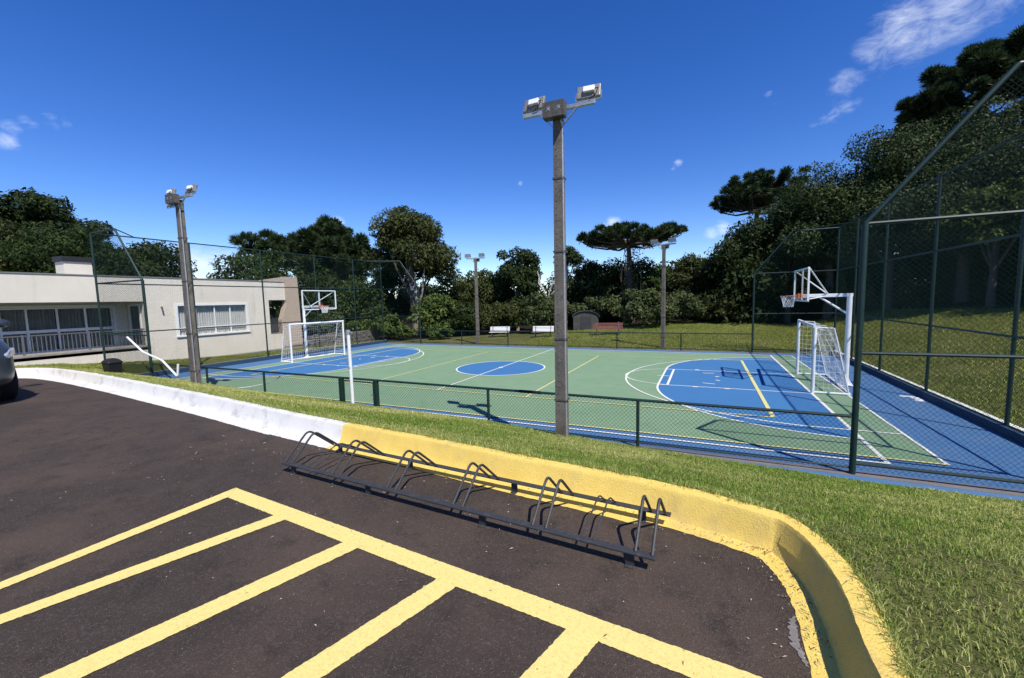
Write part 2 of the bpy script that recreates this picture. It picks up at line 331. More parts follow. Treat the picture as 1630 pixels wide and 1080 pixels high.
# asphalt, painted stripes
gut=offset(foot,.03)
mb=MB(); mb.poly([(x,y,ZA) for x,y in gut]+[(8,-80,ZA),(-8,-80,ZA)])
mb.build('parking_asphalt','asphalt',kind='structure')
def stripe(mb,a0,a1,b0,b1,z,step=.012,jit=.0028,rnd=random.Random(3)):
    a0,a1,b0,b1=map(Vector,(a0,a1,b0,b1)); n=max(2,int((a1-a0).length/step)); vs=[]
    for i in range(n+1):
        t=i/n; p=a0.lerp(a1,t); q=b0.lerp(b1,t); w=(q-p).normalized()
        p=p+w*rnd.uniform(-jit,jit); q=q+w*rnd.uniform(-jit,jit)
        vs+=[(p.x,p.y,z),(q.x,q.y,z)]
    mb.add(vs,[(2*i,2*i+1,2*i+3,2*i+2) for i in range(n)])
mb=MB(); stripe(mb,(4.072,-13.149),(8.35,-13.49),(4.19,-13.286),(8.35,-13.62),ZA+.004)
for a,b,c,d in [((4.0725,-13.19),(4.051,-14.426),(4.19,-13.31),(4.143,-14.45)),((4.804,-13.338),(4.431,-14.525),(4.932,-13.352),(4.53,-14.551)),((5.532,-13.4),(5.134,-14.603),(5.667,-13.41),(5.27,-14.603)),((6.284,-13.462),(5.93,-14.60),(6.414,-13.474),(6.06,-14.60)),((7.03,-13.523),(6.69,-14.6),(7.178,-13.535),(6.84,-14.6))]:
    a,b,c,d=map(Vector,(a,b,c,d)); e1=(a-b).normalized()*.035; a=a+e1; c=c+e1; b=a+(b-a)*1.9; d=c+(d-c)*1.9; stripe(mb,a,b,c,d,ZA+.006)
mb.build('parking_stripes','yellow_road',kind='structure')
# kerb with its painted gutter strip
def goff(p): return -(.19 if p[0]<3 else .17 if p[0]<7.2 else .10)
def kerb(pts,m,seed):
    rnd=random.Random(seed); fine=[]
    for a,b in zip(pts[:-1],pts[1:]):
        L=math.dist(a,b); n=max(1,min(60,int(L/.03)))
        fine+=[(a[0]+(b[0]-a[0])*i/n,a[1]+(b[1]-a[1])*i/n) for i in range(n)]
    fine.append(pts[-1])
    g=[offset(fine,goff),offset(fine,-.004),offset(fine,.03),offset(fine,.052),offset(fine,.066),offset(fine,.15),offset(fine,.17),offset(fine,.175)]
    zs=[ZA+.003,ZA+.012,ZA+.06,ZA+.165,ZA+.186,ZA+.190,ZA+.17,ZA-.2]
    vs=[]; k=len(g)
    for i in range(len(fine)):
        wv=.004*math.sin(i*.15+seed)+.003*math.sin(i*.37)
        for j in range(k):
            jx=rnd.uniform(-.006,.006) if j==0 else rnd.uniform(-.002,.002)
            x,y=g[j][i]
            t=(Vector(g[6][i])-Vector(g[1][i])).normalized()
            vs.append((x+t.x*(jx+(wv if j in(2,3,4) else 0)),y+t.y*(jx+(wv if j in(2,3,4) else 0)),zs[j]+(rnd.uniform(-.002,.002) if 0<j<6 else 0)))
    b=MB(); b.add(vs,[(i*k+j,i*k+j+1,(i+1)*k+j+1,(i+1)*k+j) for i in range(len(fine)-1) for j in range(k-1)])
    b.add([vs[j] for j in range(k)]+[(vs[0][0],vs[0][1],ZA-.2)],[tuple(range(k+1))]); b.add([vs[len(vs)-k+j] for j in range(k)]+[(vs[-k][0],vs[-k][1],ZA-.2)],[tuple(range(k+1))])
    return b.build('kerb',m,kind='structure',smooth=True)
ci=min(range(len(foot)),key=lambda i:abs(foot[i][0]-4.08)+abs(foot[i][1]+12.02)*.1)
kerb(foot[:ci+1],'white_kerb',1); kerb(foot[ci:],'yellow_kerb',2)
# grey crumbled patch of gutter concrete at the bend
mb=MB(); rr=random.Random(8); pts=[]
for t in np.linspace(0,1,26): pts.append((7.985-.01*math.sin(t*3)+rr.uniform(-.006,.006),-13.02-.30*t))
for t in np.linspace(1,0,26): pts.append((7.985-.036*math.sin(t*math.pi)-.008+rr.uniform(-.014,.006),-13.02-.30*t))
mb.poly([(x,y,ZA+.0035) for x,y in pts]); mb.build('gutter_patch','bare',kind='structure')

# ---------------------------------------------------------------- court
L1,L2,W1,W2=10.28,11.09,6.60,6.87
MB().box(-13.05,13.05,-7.74,7.74,-.5,0).build('court_slab','court_blue',kind='structure')
mb=MB(); mb.box(-L2,L2,-W1,W1,.0,.003); mb.build('court_green_area','court_green',kind='structure')
def dshape(s,off=0,n=20):
    pts=[(L1,5.6+off)]; 
    for cy,a0,a1 in ((1.6,90,180),(-1.6,180,270)):
        for i in range(n+1):
            a=rad(a0+(a1-a0)*i/n); pts.append((L1+(4.0+off)*math.cos(a),cy+(4.0+off)*math.sin(a)))
    return [(s*x,y) for x,y in pts]
mb=MB()
for s in(1,-1): mb.prism(dshape(s),.003,.007)
mb.prism([(1.8*math.cos(a),1.8*math.sin(a)) for a in np.linspace(0,2*math.pi,73)[:-1]],.003,.007)
mb.build('court_blue_zones','zone_blue',kind='structure')
wl_=MB(); yl=MB()
def seg(b,p,q,w=.05,z=.011):
    p=Vector(p); q=Vector(q); d=(q-p).normalized(); n=Vector((-d.y,d.x))*w/2
    b.add([(*(p+n),z),(*(p-n),z),(*(q-n),z),(*(q+n),z)],[(0,1,2,3)])
def pline(b,pts,w=.05,z=.011,closed=False):
    P=list(pts); 
    if closed: P.append(P[0])
    o1=offset(P,w/2); o2=offset(P,-w/2)
    if closed: o1[-1]=o1[0]=((o1[0][0]+o1[-1][0])/2,(o1[0][1]+o1[-1][1])/2); o2[-1]=o2[0]=((o2[0][0]+o2[-1][0])/2,(o2[0][1]+o2[-1][1])/2)
    b.add([(*p,z) for p in o1]+[(*p,z) for p in o2],[(i,i+1,len(P)+i+1,len(P)+i) for i in range(len(P)-1)])
arc=lambda cx,cy,r,a0,a1,n=40:[(cx+r*math.cos(rad(a0+(a1-a0)*i/n)),cy+r*math.sin(rad(a0+(a1-a0)*i/n))) for i in range(n+1)]
pline(wl_,arc(0,0,1.8,0,360,72)[:-1],.06,closed=True)
for s in(1,-1):
    pline(wl_,dshape(s),.06,.012); seg(wl_,(s*L1,-W2),(s*L1,W1),.07,.0135); seg(wl_,(s*L2,-W1),(s*L2,W1),.05,.0135)
    for y in(1.53,-1.53): seg(wl_,(s*6.3,y),(s*L1,y),.045,.010)
    seg(wl_,(s*6.55,-1.5),(s*6.55,1.5),.07,.0095)
    pline(wl_,[(s*x,y) for x,y in arc(6.55,0,1.5,92,268)],.05,.0125)
    th=math.degrees(math.asin(5.0/5.05)); pline(wl_,[(s*x,y) for x,y in [(L2,5.0)]+arc(10.15,0,5.05,180-th,180+th,60)+[(L2,-5.0)]],.055,.0145)
    for p,q in (((7.55,.92),(7.9,1.0)),((7.55,-.92),(7.9,-1.0)),((7.93,.28),(8.05,.42)),((7.93,-.28),(8.05,-.42)),((6.1,0),(6.5,0))): seg(wl_,(s*p[0],p[1]),(s*q[0],q[1]),.06,.0155)
    for x in (7.35,8.21):
        for y in (1.6,-1.6): seg(wl_,(s*x,y-.05),(s*x,y+.05),.14,.016)
    seg(yl,(s*9,-4.5),(s*9,4.5),.09,.0175); seg(yl,(s*3,-4.5),(s*3,4.5),.06,.0095)
    seg(yl,(-9,s*4.5),(9,s*4.5),.055,.0165)
seg(wl_,(0,-4.5),(0,W1),.055,.017); seg(wl_,(-L2,W1),(L2,W1),.07,.018); seg(yl,(-L2,-W1),(L2,-W1),.055,.018); seg(wl_,(-L1,-W2),(L1,-W2),.055,.018)
wl_.prism(arc(0,0,.09,0,360,16)[:-1],.012,.0195)
wl_.build('court_white_lines','line_white',kind='structure'); yl.build('court_yellow_lines','line_yellow',kind='structure')
mb=MB(); mb.box(-13.05,13.05,-7.58,-7.36,0,.004); mb.box(-13.05,13.05,7.36,7.68,0,.004); mb.build('concrete_strip','bare',kind='structure')
mb=MB()
for s in(1,-1): mb.box(s*12.70,s*12.90,-7.74,7.74,-.1,.165)
mb.build('court_edge_kerb','kerb_shade_blue',kind='structure',bevel=.012)
mb=MB()
for s in(1,-1): mb.box(s*12.80,s*12.93,-7.74,7.74,-.1,.185)
mb.build('kerb_coping','line_white',kind='structure',bevel=.01)
MB().box(-14.2,-13.06,-7.0,7.5,-.3,.045).build('concrete_path','concrete',kind='structure')

# ---------------------------------------------------------------- fences
def clip(poly,c,fam):
    """points where the line s*? (fam +1: z-s=c, -1: z+s=c) crosses the convex polygon"""
    hit=[]; n=len(poly)
    for i in range(n):
        a,b=poly[i],poly[(i+1)%n]; fa=a[1]-fam*a[0]-c; fb=b[1]-fam*b[0]-c
        if (fa<0)!=(fb<0): t=fa/(fa-fb); hit.append((a[0]+(b[0]-a[0])*t,a[1]+(b[1]-a[1])*t))
    return hit
def chainlink(poly,place,parent,r=.0020,pitch=.074,name='chain_link_mesh'):
    mb=MB()
    for fam,o in((1,.0018),(-1,-.0018)):
        cs=[p[1]-fam*p[0] for p in poly]; c=math.ceil(min(cs)/pitch)*pitch+1e-4
        while c<max(cs):
            h=clip(poly,c,fam)
            if len(h)==2 and math.dist(*h)>.02: mb.tube([place(*h[0],o),place(*h[1],o)],r,3,False)
            c+=pitch
    return mb.build(name,'green_wire',parent)
H1,H2,H3=1.85,3.72,5.55
def cage(s):   # tall end cage, s=+1 right, -1 left
    nm='tall green chain link cage around the far-from-building court end, tree shaded' if s>0 else 'tall green chain link cage at the court end in front of cream building'
    nm='tall green chain link cage behind the goal by the grassy hill' if s>0 else 'tall green chain link cage between the cream building and the court'
    t=thing('court_cage',nm,'fence',(s*12.8,0,0)); W_=lambda x,y,z:(x-s*12.8,y,z)
    ye=[-7.5,-4.3,-1.1,2.1,5.0,7.5]
    for y in ye: MB().tube([W_(s*12.8,y,.0),W_(s*12.8,y,H3)],.035,10).build('post','green_metal',t,True)
    for y in(-7.5,7.5): MB().tube([W_(s*9.65,y,0),W_(s*9.65,y,H2)],.043,12).build('post','green_metal',t,True)
    for z in(.17,H1,H2,H3):
        MB().tube([W_(s*12.8,-7.5,z),W_(s*12.8,7.5,z)],.024,8).build('rail','green_metal',t,True)
        for y in(-7.5,7.5):
            MB().tube([W_(s*(11.1 if z==H3 else 9.65),y,z),W_(s*12.8,y,z)],.026,8).build('rail','green_metal',t,True)
    for y in(-7.5,7.5):
        MB().tube([W_(s*9.65,y,H2),W_(s*11.1,y,H3)],.033,10).build('slanted_rail','green_metal',t,True)
    MB().tube([W_(s*11.1,-7.5,H3),W_(s*12.8,-6.2,H3)],.02,6).build('corner_brace','green_metal',t,True)
    MB().tube([W_(s*11.1,7.5,H3),W_(s*12.8,6.2,H3)],.02,6).build('corner_brace','green_metal',t,True)
    zz=[.06,H1,H2,H3]
    for a,b in zip(ye[:-1],ye[1:]):
        for z0,z1 in zip(zz[:-1],zz[1:]):
            chainlink([(a,z0),(b,z0),(b,z1),(a,z1)],lambda q,z,o:W_(s*(12.8+.03)+o,q,z),t)
    for y in(-7.5,7.5):
        e=.035 if y<0 else -.035
        for poly in ([(9.65,.06),(12.8,.06),(12.8,H1),(9.65,H1)],[(9.65,H1),(12.8,H1),(12.8,H2),(9.65,H2)],[(9.65,H2),(12.8,H2),(12.8,H3),(11.1,H3)]):
            chainlink(poly,lambda q,z,o:W_(s*q,y+e+o,z),t)
    return t
cage(1); cage(-1)
def lowfence(y,xs_,lab,gate=None):
    t=thing('low_fence',lab,'fence',(0,y,0)); hz=.89
    for x in xs_:
        if gate and x in gate: MB().box(x-.05,x+.05,-.05,.05,0,hz+.01).build('gate_post','green_metal',t,bevel=.006)
        else: MB().tube([(x,0,0),(x,0,hz)],.03,10).build('post','green_metal',t,True)
    MB().tube([(-9.61,0,hz),(9.61,0,hz)],.026,8).build('top_rail','green_metal',t,True)
    MB().tube([(-9.61,0,.1),(9.61,0,.1)],.016,6).build('bottom_rail','green_metal',t,True)
    al=[-9.65]+sorted(xs_)+[9.65]
    for a,b in zip(al[:-1],al[1:]):
        chainlink([(a,.05),(b,.05),(b,hz),(a,hz)],lambda q,z,o:(q,(.028 if y<0 else -.028)+o,z),t,r=.0024 if y<0 else .002)
    if gate:
        g=MB(); x0,x1=gate; 
        for x in (x0+.085,x1-.085): g.tube([(x,0,.08),(x,0,hz-.07)],.016,8)
        for z in(.08,hz-.07): g.tube([(x0+.085,0,z),(x1-.085,0,z)],.016,8)
        gg=g.build('gate_frame','green_metal',t,True)
        MB().box(x1-.16,x1-.06,-.03,.03,.5,.54).build('latch','galv',gg)
    return t
fn=lowfence(-7.5,[-6.5,-3.8,-.81,.33,3.42,6.5],'low green chain link fence with a gate along the near sideline',(-.81,.33))
MB().tube([(4.15,0,.89),(4.62,0,.89)],.031,10).build('tape_wrap','tar',fn,True)
lowfence(7.5,[-6.45,-3.2,0,3.3,6.5],'low green chain link fence along the far sideline below the trees')

# ---------------------------------------------------------------- floodlight poles
def flood(parent,x,ang=35,side=1,third=False):
    b=MB(); b.box(-.19,.19,-.03,.03,-.11,.11); f=b.build('floodlight','floodback',parent,bevel=.012); f.location=(x,.06,.17 if not third else -.02); f.rotation_euler=(rad(90-ang-90+18),0,rad(4*side))
    MB().box(-.17,.17,.031,.036,-.09,.09).build('lens','lens',f)
    MB().box(-.08,.10,-.085,-.031,-.04,.055).build('driver_box','whiteframe',f,bevel=.008)
    MB().tube([(.1,-.06,0),(.16,-.10,-.03),(.13,-.08,-.12),(.02,-.05,-.17)],.008,6).build('cable','tar',f,True)
    q=MB(); q.bar((-.2,0,0),(-.2,0,-.15),.03,.006); q.bar((.2,0,0),(.2,0,-.15),.03,.006); q.bar((-.2,0,-.15),(.2,0,-.15),.03,.006); q.build('bracket','galv',f)
    return f
def make_pole():
    t=thing('floodlight_pole','','floodlight pole')
    # double-T concrete post: flat flanges front and back, recessed web on the sides
    vs=[]; Ht=5.35; fs=[]
    lv=[-.5,0,.7,1.4,2.1,2.8,3.5,4.2,Ht]
    for z in lv:
        k=1-.26*max(z,0)/Ht; a=.094*k; b=.094*k; c=.034*k; d=.038*k
        prof=[(-a,-b),(a,-b),(a,-b+d),(c,-b+d+.03),(c,b-d-.03),(a,b-d),(a,b),(-a,b),(-a,b-d),(-c,b-d-.03),(-c,-b+d+.03),(-a,-b+d)]
        vs+=[(x,y,z) for x,y in prof]
    n=12
    for i in range(len(lv)-1): fs+=[(i*n+j,i*n+(j+1)%n,(i+1)*n+(j+1)%n,(i+1)*n+j) for j in range(n)]
    fs+=[tuple(range(n))[::-1],tuple((len(lv)-1)*n+j for j in range(n))]
    hl=MB()
    for i in range(44):
        z=.35+i*.105; 
        if z>Ht-.55: break
        k=1-.26*z/Ht; hl.tube([(-.03,-.094*k-.0015,z),(-.03,-.094*k+.004,z)],.0085,8)
        hl.tube([(-.03,.094*k+.0015,z),(-.03,.094*k-.004,z)],.0085,8)
    p=MB().add(vs,fs).build('post','pole',t,m2=(hl,'tar'))
    MB().tube([(.095,-.05,-.3),(.088,-.05,2.4),(.08,-.045,4.7),(.08,-.045,5.1),(.06,-.09,5.35)],.017,8).build('conduit','galv',t,True)
    for z in (.55,1.62,3.1,4.3):
        k=1-.26*z/Ht; a=.094*k+.012; b=.094*k+.006
        q=MB(); 
        for (x0,x1,y0,y1) in((-a,a,-b-.004,-b),(-a,a,b,b+.004),(-a-.004,-a,-b,b),(a+.012,a+.016,-b,b)): q.box(x0,x1,y0,y1,z-.014,z+.014)
        q.build('strap','darkgrey',t)
    MB().box(-.62,.62,-.03,.03,5.38,5.44).build('crossarm','galv',t,bevel=.004)
    q=MB(); q.bar((.07,-.03,5.12),(.34,-.03,5.38),.035,.012); q.bar((-.07,-.03,5.12),(-.30,-.03,5.38),.035,.012); q.build('arm_brace','galv',t)
    q=MB()
    for cx in(-.09,.08):
        for a in (40,140,220,320,90):
            q.bar((cx,-.2415,5.345),(cx+.045*math.cos(rad(a)),-.2415,5.345+.045*math.sin(rad(a))),.010,.003,up=(0,1,0))
        q.tube([(cx+.012,-.24,5.345),(cx+.012,-.243,5.345)],.018,10)
    MB().box(-.19,.17,-.24,-.08,5.22,5.46).build('junction_box','darkgrey',t,m2=(q,'galv'))
    for x in(-.44,.50):
        f=flood(t,x,side=1 if x>0 else -1); f.location.z=5.60
    return t
P0=make_pole(); pg='floodlight poles around the court'
P0.location=(5.32,-8.3,.45); P0['label']='tall near floodlight pole rising through the middle of view'; P0['group']=pg
for loc,rz,lab in (((-5.78,-8.2,.40),.02,'left floodlight pole in grass by the white kerb'),((5.57,8.35,.05),math.pi-.25,'floodlight pole on the lawn right of the red-brown bench'),((-5.75,8.35,.05),math.pi+.15,'floodlight pole beyond far sideline left of the white benches')):
    c=copy_tree(P0); c.location=loc; c.rotation_euler=(0,0,rz); c['label']=lab
    if loc[0]<0 and loc[1]<0:
        f=flood(c,-.40,third=True); f.location.z=5.33

# ---------------------------------------------------------------- basketball hoops, goals
def make_hoop():
    t=thing('basketball_hoop','','basketball hoop')         # stands at the pole, faces -x
    MB().tube([(0,0,0),(0,0,2.72)],.068,16).build('pole','white_metal',t,True)
    b=MB(); b.box(-.17,.17,-.17,.17,0,.02)
    for a in range(4):
        c,s=math.cos(a*math.pi/2),math.sin(a*math.pi/2); b.prism([(.06,.02),(.16,.02),(.06,.24)],-.006,.006,'y') if False else None
        P=lambda r,o,z:(c*r-s*o,s*r+c*o,z)
        b.add([P(.06,-.006,.02),P(.165,-.006,.02),P(.06,-.006,.24),P(.06,.006,.02),P(.165,.006,.02),P(.06,.006,.24)],[(0,1,2),(5,4,3),(0,3,4,1),(1,4,5,2),(2,5,3,0)])
    b.build('base_plate','white_metal',t)
    a=MB(); a.bar((-1.16,0,2.67),(.07,0,2.67),.10,.10); a.build('arm','white_metal',t,bevel=.008)
    MB().tube([(-.72,0,2.62),(-.03,0,2.12)],.028,10).build('brace','white_metal',t,True)
    xb=-1.2; y0,y1,z0,z1=-1.0,1.0,2.53,3.46
    f=MB()
    for p,q in (((xb,y0,z0),(xb,y0,z1)),((xb,y1,z0),(xb,y1,z1)),((xb,y0,z0),(xb,y1,z0)),((xb,y0,z1),(xb,y1,z1))): f.bar(p,q,.05,.045)
    f.bar((xb+.03,.0,z0),(xb+.03,.0,z1),.07,.04); bf=f.build('backboard_frame','white_metal',t)
    MB().box(xb-.012,xb-.004,y0,y1,z0,z1).build('backboard_panel','glass',t)
    s=MB()
    for y in(y0,y1): s.tube([(-.52,0,2.70),(xb+.03,y*.97,z1-.03)],.018,8); s.tube([(-.60,0,2.65),(xb+.03,y*.97,z0+.05)],.014,8)
    s.build('stay_rods','white_metal',t,True)
    MB().box(xb-.10,xb-.03,-.12,.12,2.60,2.74).build('rim_bracket','orange',t,bevel=.006)
    r=.21; cx=xb-.10-r
    ring=[(cx+r*math.cos(u),r*math.sin(u),2.68) for u in np.linspace(0,2*math.pi,33)]
    MB().tube(ring,.012,8,False).build('rim','orange',t,True)
    n=MB()
    for i in range(12):
        for d in(1,-1):
            pts=[]
            for k in range(5):
                zz=2.68-.085*k; rr=r*(1,.88,.74,.64,.60)[k]; u=2*math.pi*(i+d*k*.5)/12; pts.append((cx+rr*math.cos(u),rr*math.sin(u),zz))
            n.tube(pts,.0055,4,False)
    n.build('net','net',t)
    return t
h=make_hoop(); h.location=(11.41,0.05,0); tag(h,'white basketball hoop by the grassy hill, behind the nearer goal','basketball hoop','basketball hoops')
h2=copy_tree(h); h2.location=(-11.37,0.05,0); h2.rotation_euler=(0,0,math.pi); tag(h2,'white basketball hoop near the cream building, behind the farther goal','basketball hoop','basketball hoops')
def make_goal():
    t=thing('football_goal','','goal'); w=1.56; hh=1.84; dt,db=.42,.82   # faces -x
    for y in(-w,w): MB().tube([(0,y,0),(0,y,hh)],.045,14).build('goal_post','white_metal',t,True)
    MB().tube([(0,-w-.04,hh),(0,w+.04,hh)],.045,14).build('crossbar','white_metal',t,True)
    for y in(-w,w):
        MB().tube([(0,y,hh-.02),(dt,y,hh-.04),(db-.02,y,.03)],.018,8).build('side_frame','white_metal',t,True)
        MB().tube([(0,y,.035),(db,y,.035)],.032,8).build('base_bar','white_metal',t,True)
    MB().tube([(db,-w,.035),(db,w,.035)],.032,8).build('base_bar','white_metal',t,True)
    n=MB(); rn=random.Random(5); R_=.0029; prof=[(.03,hh-.05),(dt*.5,hh-.09),(dt,hh-.05)]+[(dt+(db-.03-dt)*i/12+.05*math.sin(math.pi*i/12),hh-.05-(hh-.1)*i/12) for i in range(1,13)]
    sag=lambda y,i:.06*math.sin(5*y+i)*math.sin(math.pi*(y+w)/(2*w))
    G=[[(px+sag(y,i)*.5,y,pz+.02*math.sin(7*y+2*i)) for i,(px,pz) in enumerate(prof)] for y in np.linspace(-w,w,27)]
    for g in G: n.tube(g,R_,4,False)
    for i in range(len(prof)): n.tube([g[i] for g in G],R_,4,False)
    for y in(-w,w):
        for i in range(1,13):
            z=hh-.05-(hh-.1)*i/12; xe=dt+(db-.03-dt)*i/12; n.tube([(.03,y,z),(xe*.5,y,z-.03),(xe,y,z)],R_,4,False)
        for x in np.arange(.12,.8,.12):
            zt=hh-.06 if x<dt else hh-.05-(hh-.1)*(x-dt)/(db-.03-dt); n.tube([(x,y,.05),(x,y,zt)],R_,4,False)
    n.build('net','net',t)
    return t
g=make_goal(); g.location=(10.385,.08,0); g.rotation_euler=(0,0,rad(-3.0)); tag(g,'white football goal on the court end beside the grassy hill','goal','football goals')
g2=copy_tree(g); g2.location=(-10.35,0,0); g2.rotation_euler=(0,0,math.pi-rad(2.3)); tag(g2,'white football goal on the court end beside the cream building','goal','football goals')

# ---------------------------------------------------------------- bike rack
t=thing('bike_rack','black metal bike rack with paired hoops beside the yellow kerb','bike rack',(5.8,-12.6,ZA))
yf=lambda x:-12.76-(x-4.2)*.0575; yb=lambda x:-12.23-(x-4.25)*.064
O=lambda x,y,z:(x-5.8,y+12.6,z)
MB().bar(O(4.14,yf(4.14),.085),O(7.36,yf(7.36),.085),.052,.014).build('front_bar','rack',t,bevel=.004)
MB().bar(O(4.2,yb(4.2),.085),O(7.40,yb(7.40),.085),.055,.008).build('back_bar','rack',t,bevel=.003)
for x in (4.27,5.19,6.25,7.22):
    for fy,s in((yf,-1),(yb,1)):
        q=MB(); q.box(-.025,.025,-.004,.004,0,.075); q.box(-.025,.025,-.03,.03,0,.006); o=q.build('foot','rack',t); o.location=O(x,fy(x),0)
def bez(p,n=7):
    out=[Vector(p[0])]
    for i in range(1,len(p)-1):
        a=Vector(p[i-1]); b=Vector(p[i]); c=Vector(p[i+1]); s=b+(a-b).normalized()*min(.06,(a-b).length*.45); e=b+(c-b).normalized()*min(.06,(c-b).length*.45)
        for k in range(n): u=k/(n-1); out.append(s*(1-u)**2+b*2*u*(1-u)+e*u*u)
    out.append(Vector(p[-1])); return out
for xl in (4.16,4.25,4.78,4.87,5.39,5.48,6.01,6.09,6.62,6.71,7.25,7.34):
    xx=xl+.012; pts=bez([O(xl,yf(xl),.09),O(xx,yf(xl)+.25,.315),O(xl+.03,yb(xl)-.02,.09)])
    MB().tube(pts,.0095,8).build('tall_hoop','rack',t,True)
for xl in (4.45,4.53,6.94,7.01):
    pts=bez([O(xl,yf(xl),.09),O(xl+.02,yf(xl)+.36,.20),O(xl+.03,yb(xl),.09)])
    MB().tube(pts,.0055,8).build('low_hoop','rack',t,True)

# ---------------------------------------------------------------- building
b=thing('building','low cream rendered flat-roofed building with veranda and stone end','building',(-16,0,0))
B=lambda x:x+16
def wall_grid(ysp,zsp,solid,x0,x1):
    """solid(yc,zc)->bool ; boundary faces only"""
    mb=MB(); ny_,nz_=len(ysp)-1,len(zsp)-1; S=[[solid((ysp[i]+ysp[i+1])/2,(zsp[k]+zsp[k+1])/2) for k in range(nz_)] for i in range(ny_)]
    g=lambda i,k:0<=i<ny_ and 0<=k<nz_ and S[i][k]
    for i in range(ny_):
        for k in range(nz_):
            if not S[i][k]: continue
            y0,y1,z0,z1=ysp[i],ysp[i+1],zsp[k],zsp[k+1]
            mb.poly([(x1,y0,z0),(x1,y1,z0),(x1,y1,z1),(x1,y0,z1)]); mb.poly([(x0,y0,z0),(x0,y0,z1),(x0,y1,z1),(x0,y1,z0)])
            if not g(i-1,k): mb.poly([(x0,y0,z0),(x1,y0,z0),(x1,y0,z1),(x0,y0,z1)])
            if not g(i+1,k): mb.poly([(x0,y1,z0),(x0,y1,z1),(x1,y1,z1),(x1,y1,z0)])
            if not g(i,k-1): mb.poly([(x0,y0,z0),(x0,y1,z0),(x1,y1,z0),(x1,y0,z0)])
            if not g(i,k+1): mb.poly([(x0,y0,z1),(x1,y0,z1),(x1,y1,z1),(x0,y1,z1)])
    me=mb
    return me
RT=4.2; YL=-17.0
holes=[(YL+.3,-4.7,1.06,3.1),(-3.38,.02,1.42,2.88),(1.42,2.52,1.05,3.1)]
w=wall_grid([YL,YL+.3,-4.7,-3.38,.02,1.42,2.52,2.9],[-.4,1.05,1.06,1.42,2.88,3.1,RT],lambda y,z:not any(a<y<c and d<z<e for a,c,d,e in holes),-.22,0)
me=w.build('front_wall','stucco',b)
# roof, end and back walls, interior
MB().box(-9.2,-.23,YL+.01,2.88,RT-.30,RT-.05).build('roof','concrete',b)
MB().box(-.26,.03,YL-.03,2.5,RT,RT+.045).build('roof_flashing','flashing',b)
q=MB(); q.box(-9.4,-9.2,YL,2.9,-.4,RT); q.box(-9.2,-.23,YL,YL+.2,-.4,RT-.31); q.build('back_wall','stucco',b)
wg=wall_grid([-9.2,-2.9,-.5,-.225],[-.4,1.05,3.1,RT-.31],lambda y,z:not(-2.9<y<-.5 and 1.05<z<3.1),2.70,2.895)
ew=MB(); ew.add([(y,x,z) for x,y,z in wg.v],wg.f); ew.build('end_wall','stucco',b)
MB().box(-9.1,-.23,-4.69+.0,1.30,-.3,.0).build('plinth','concrete',b) if False else None
q=MB(); q.box(-3.0,-.23,1.22,1.40,-.3,RT-.31); q.box(-3.1,-2.95,1.41,2.69,-.3,RT-.31); q.build('balcony_wall','stucco',b)
MB().box(-2.94,-.23,1.41,2.69,.85,1.04).build('balcony_floor','concrete',b)
# stone-clad end pier
MB().prism([(2.50,4.52),(3.40,4.52),(3.52,-.4),(2.16,-.4),(2.16,1.9),(2.52,2.9)],-.30,.07,'x').build('stone_pier','stone',b,bevel=.01)
MB().prism([(.9,4.24),(2.495,4.50),(2.495,4.2),(.9,4.2)],-.20,.04,'x').build('stone_coping','stone',b)
# veranda: back wall with glazed doors, return wall with side door, slab and railing
XB=-1.55
MB().box(-9.1,-.0 -.0,YL+.31,-4.71,.86,1.04).build('veranda_floor','concrete',b)
MB().box(-.12,.06,YL-.02,-4.62,.985,1.075).build('veranda_sill','concrete',b,bevel=.01)
q=MB(); q.box(-3.4,-.23,-4.69,-4.50,-.3,RT-.31); q.build('return_wall','stucco',b)
q=MB(); q.box(XB-.15,XB,YL+.31,-4.71,2.93,RT-.31); q.box(XB-.15,XB,-5.15,-4.71,1.05,2.93); q.build('veranda_wall','stucco',b)
MB().box(XB-2.5,XB-2.4,YL+.31,-4.75,1.05,RT-.32).build('inner_wall','room',b)
def curtain(parent,y0,y1,z0,z1,x,m,amp=.03,wl=.11,flip=False):
    n=int((y1-y0)/.014); vs=[]; rc=random.Random(int(y0*100)+77)
    ph=0
    for i in range(n+1):
        y=y0+(y1-y0)*i/n; ph+=2*math.pi*.014/wl*rc.uniform(.6,1.4); xx=x+amp*math.sin(ph)
        vs+=[(xx,y,z0+.02*math.sin(ph*.37)+(.02*rc.random())),(xx-.01,y,z1)]
    return MB().add(vs,[(2*i,2*i+2,2*i+3,2*i+1) for i in range(n)]).build('curtain',m,parent,smooth=True)
yd=[-15.2,-13.6,-12.7,-11.8,-10.5,-9.6,-8.72,-8.0,-7.1,-6.2,-5.28]
for a,c in zip(yd[:-1],yd[1:]):
    f=MB(); 
    for y in(a,c): f.box(XB-.06,XB+.02,y-(.03 if y==c else -.0),y+(.0 if y==c else .03),1.05,2.90)
    for z in((1.05,1.12),(1.86,1.98),(2.84,2.90)): f.box(XB-.055,XB+.015,a+.031,c-.031,*z)
    fr=f.build('glazed_door','whiteframe',b)
    MB().box(XB-.03,XB-.022,a+.03,c-.03,1.13,2.84).build('pane','glass',fr)
    curtain(b,a,c,1.1,2.88,XB-.16,'dimcurtain')
q=MB(); q.box(XB-.02,XB+.035,-5.26,-5.14,1.05,2.93); q.box(XB-.02,XB+.035,YL+.4,-5.14,2.905,2.99); q.build('door_architrave','whiteframe',b)
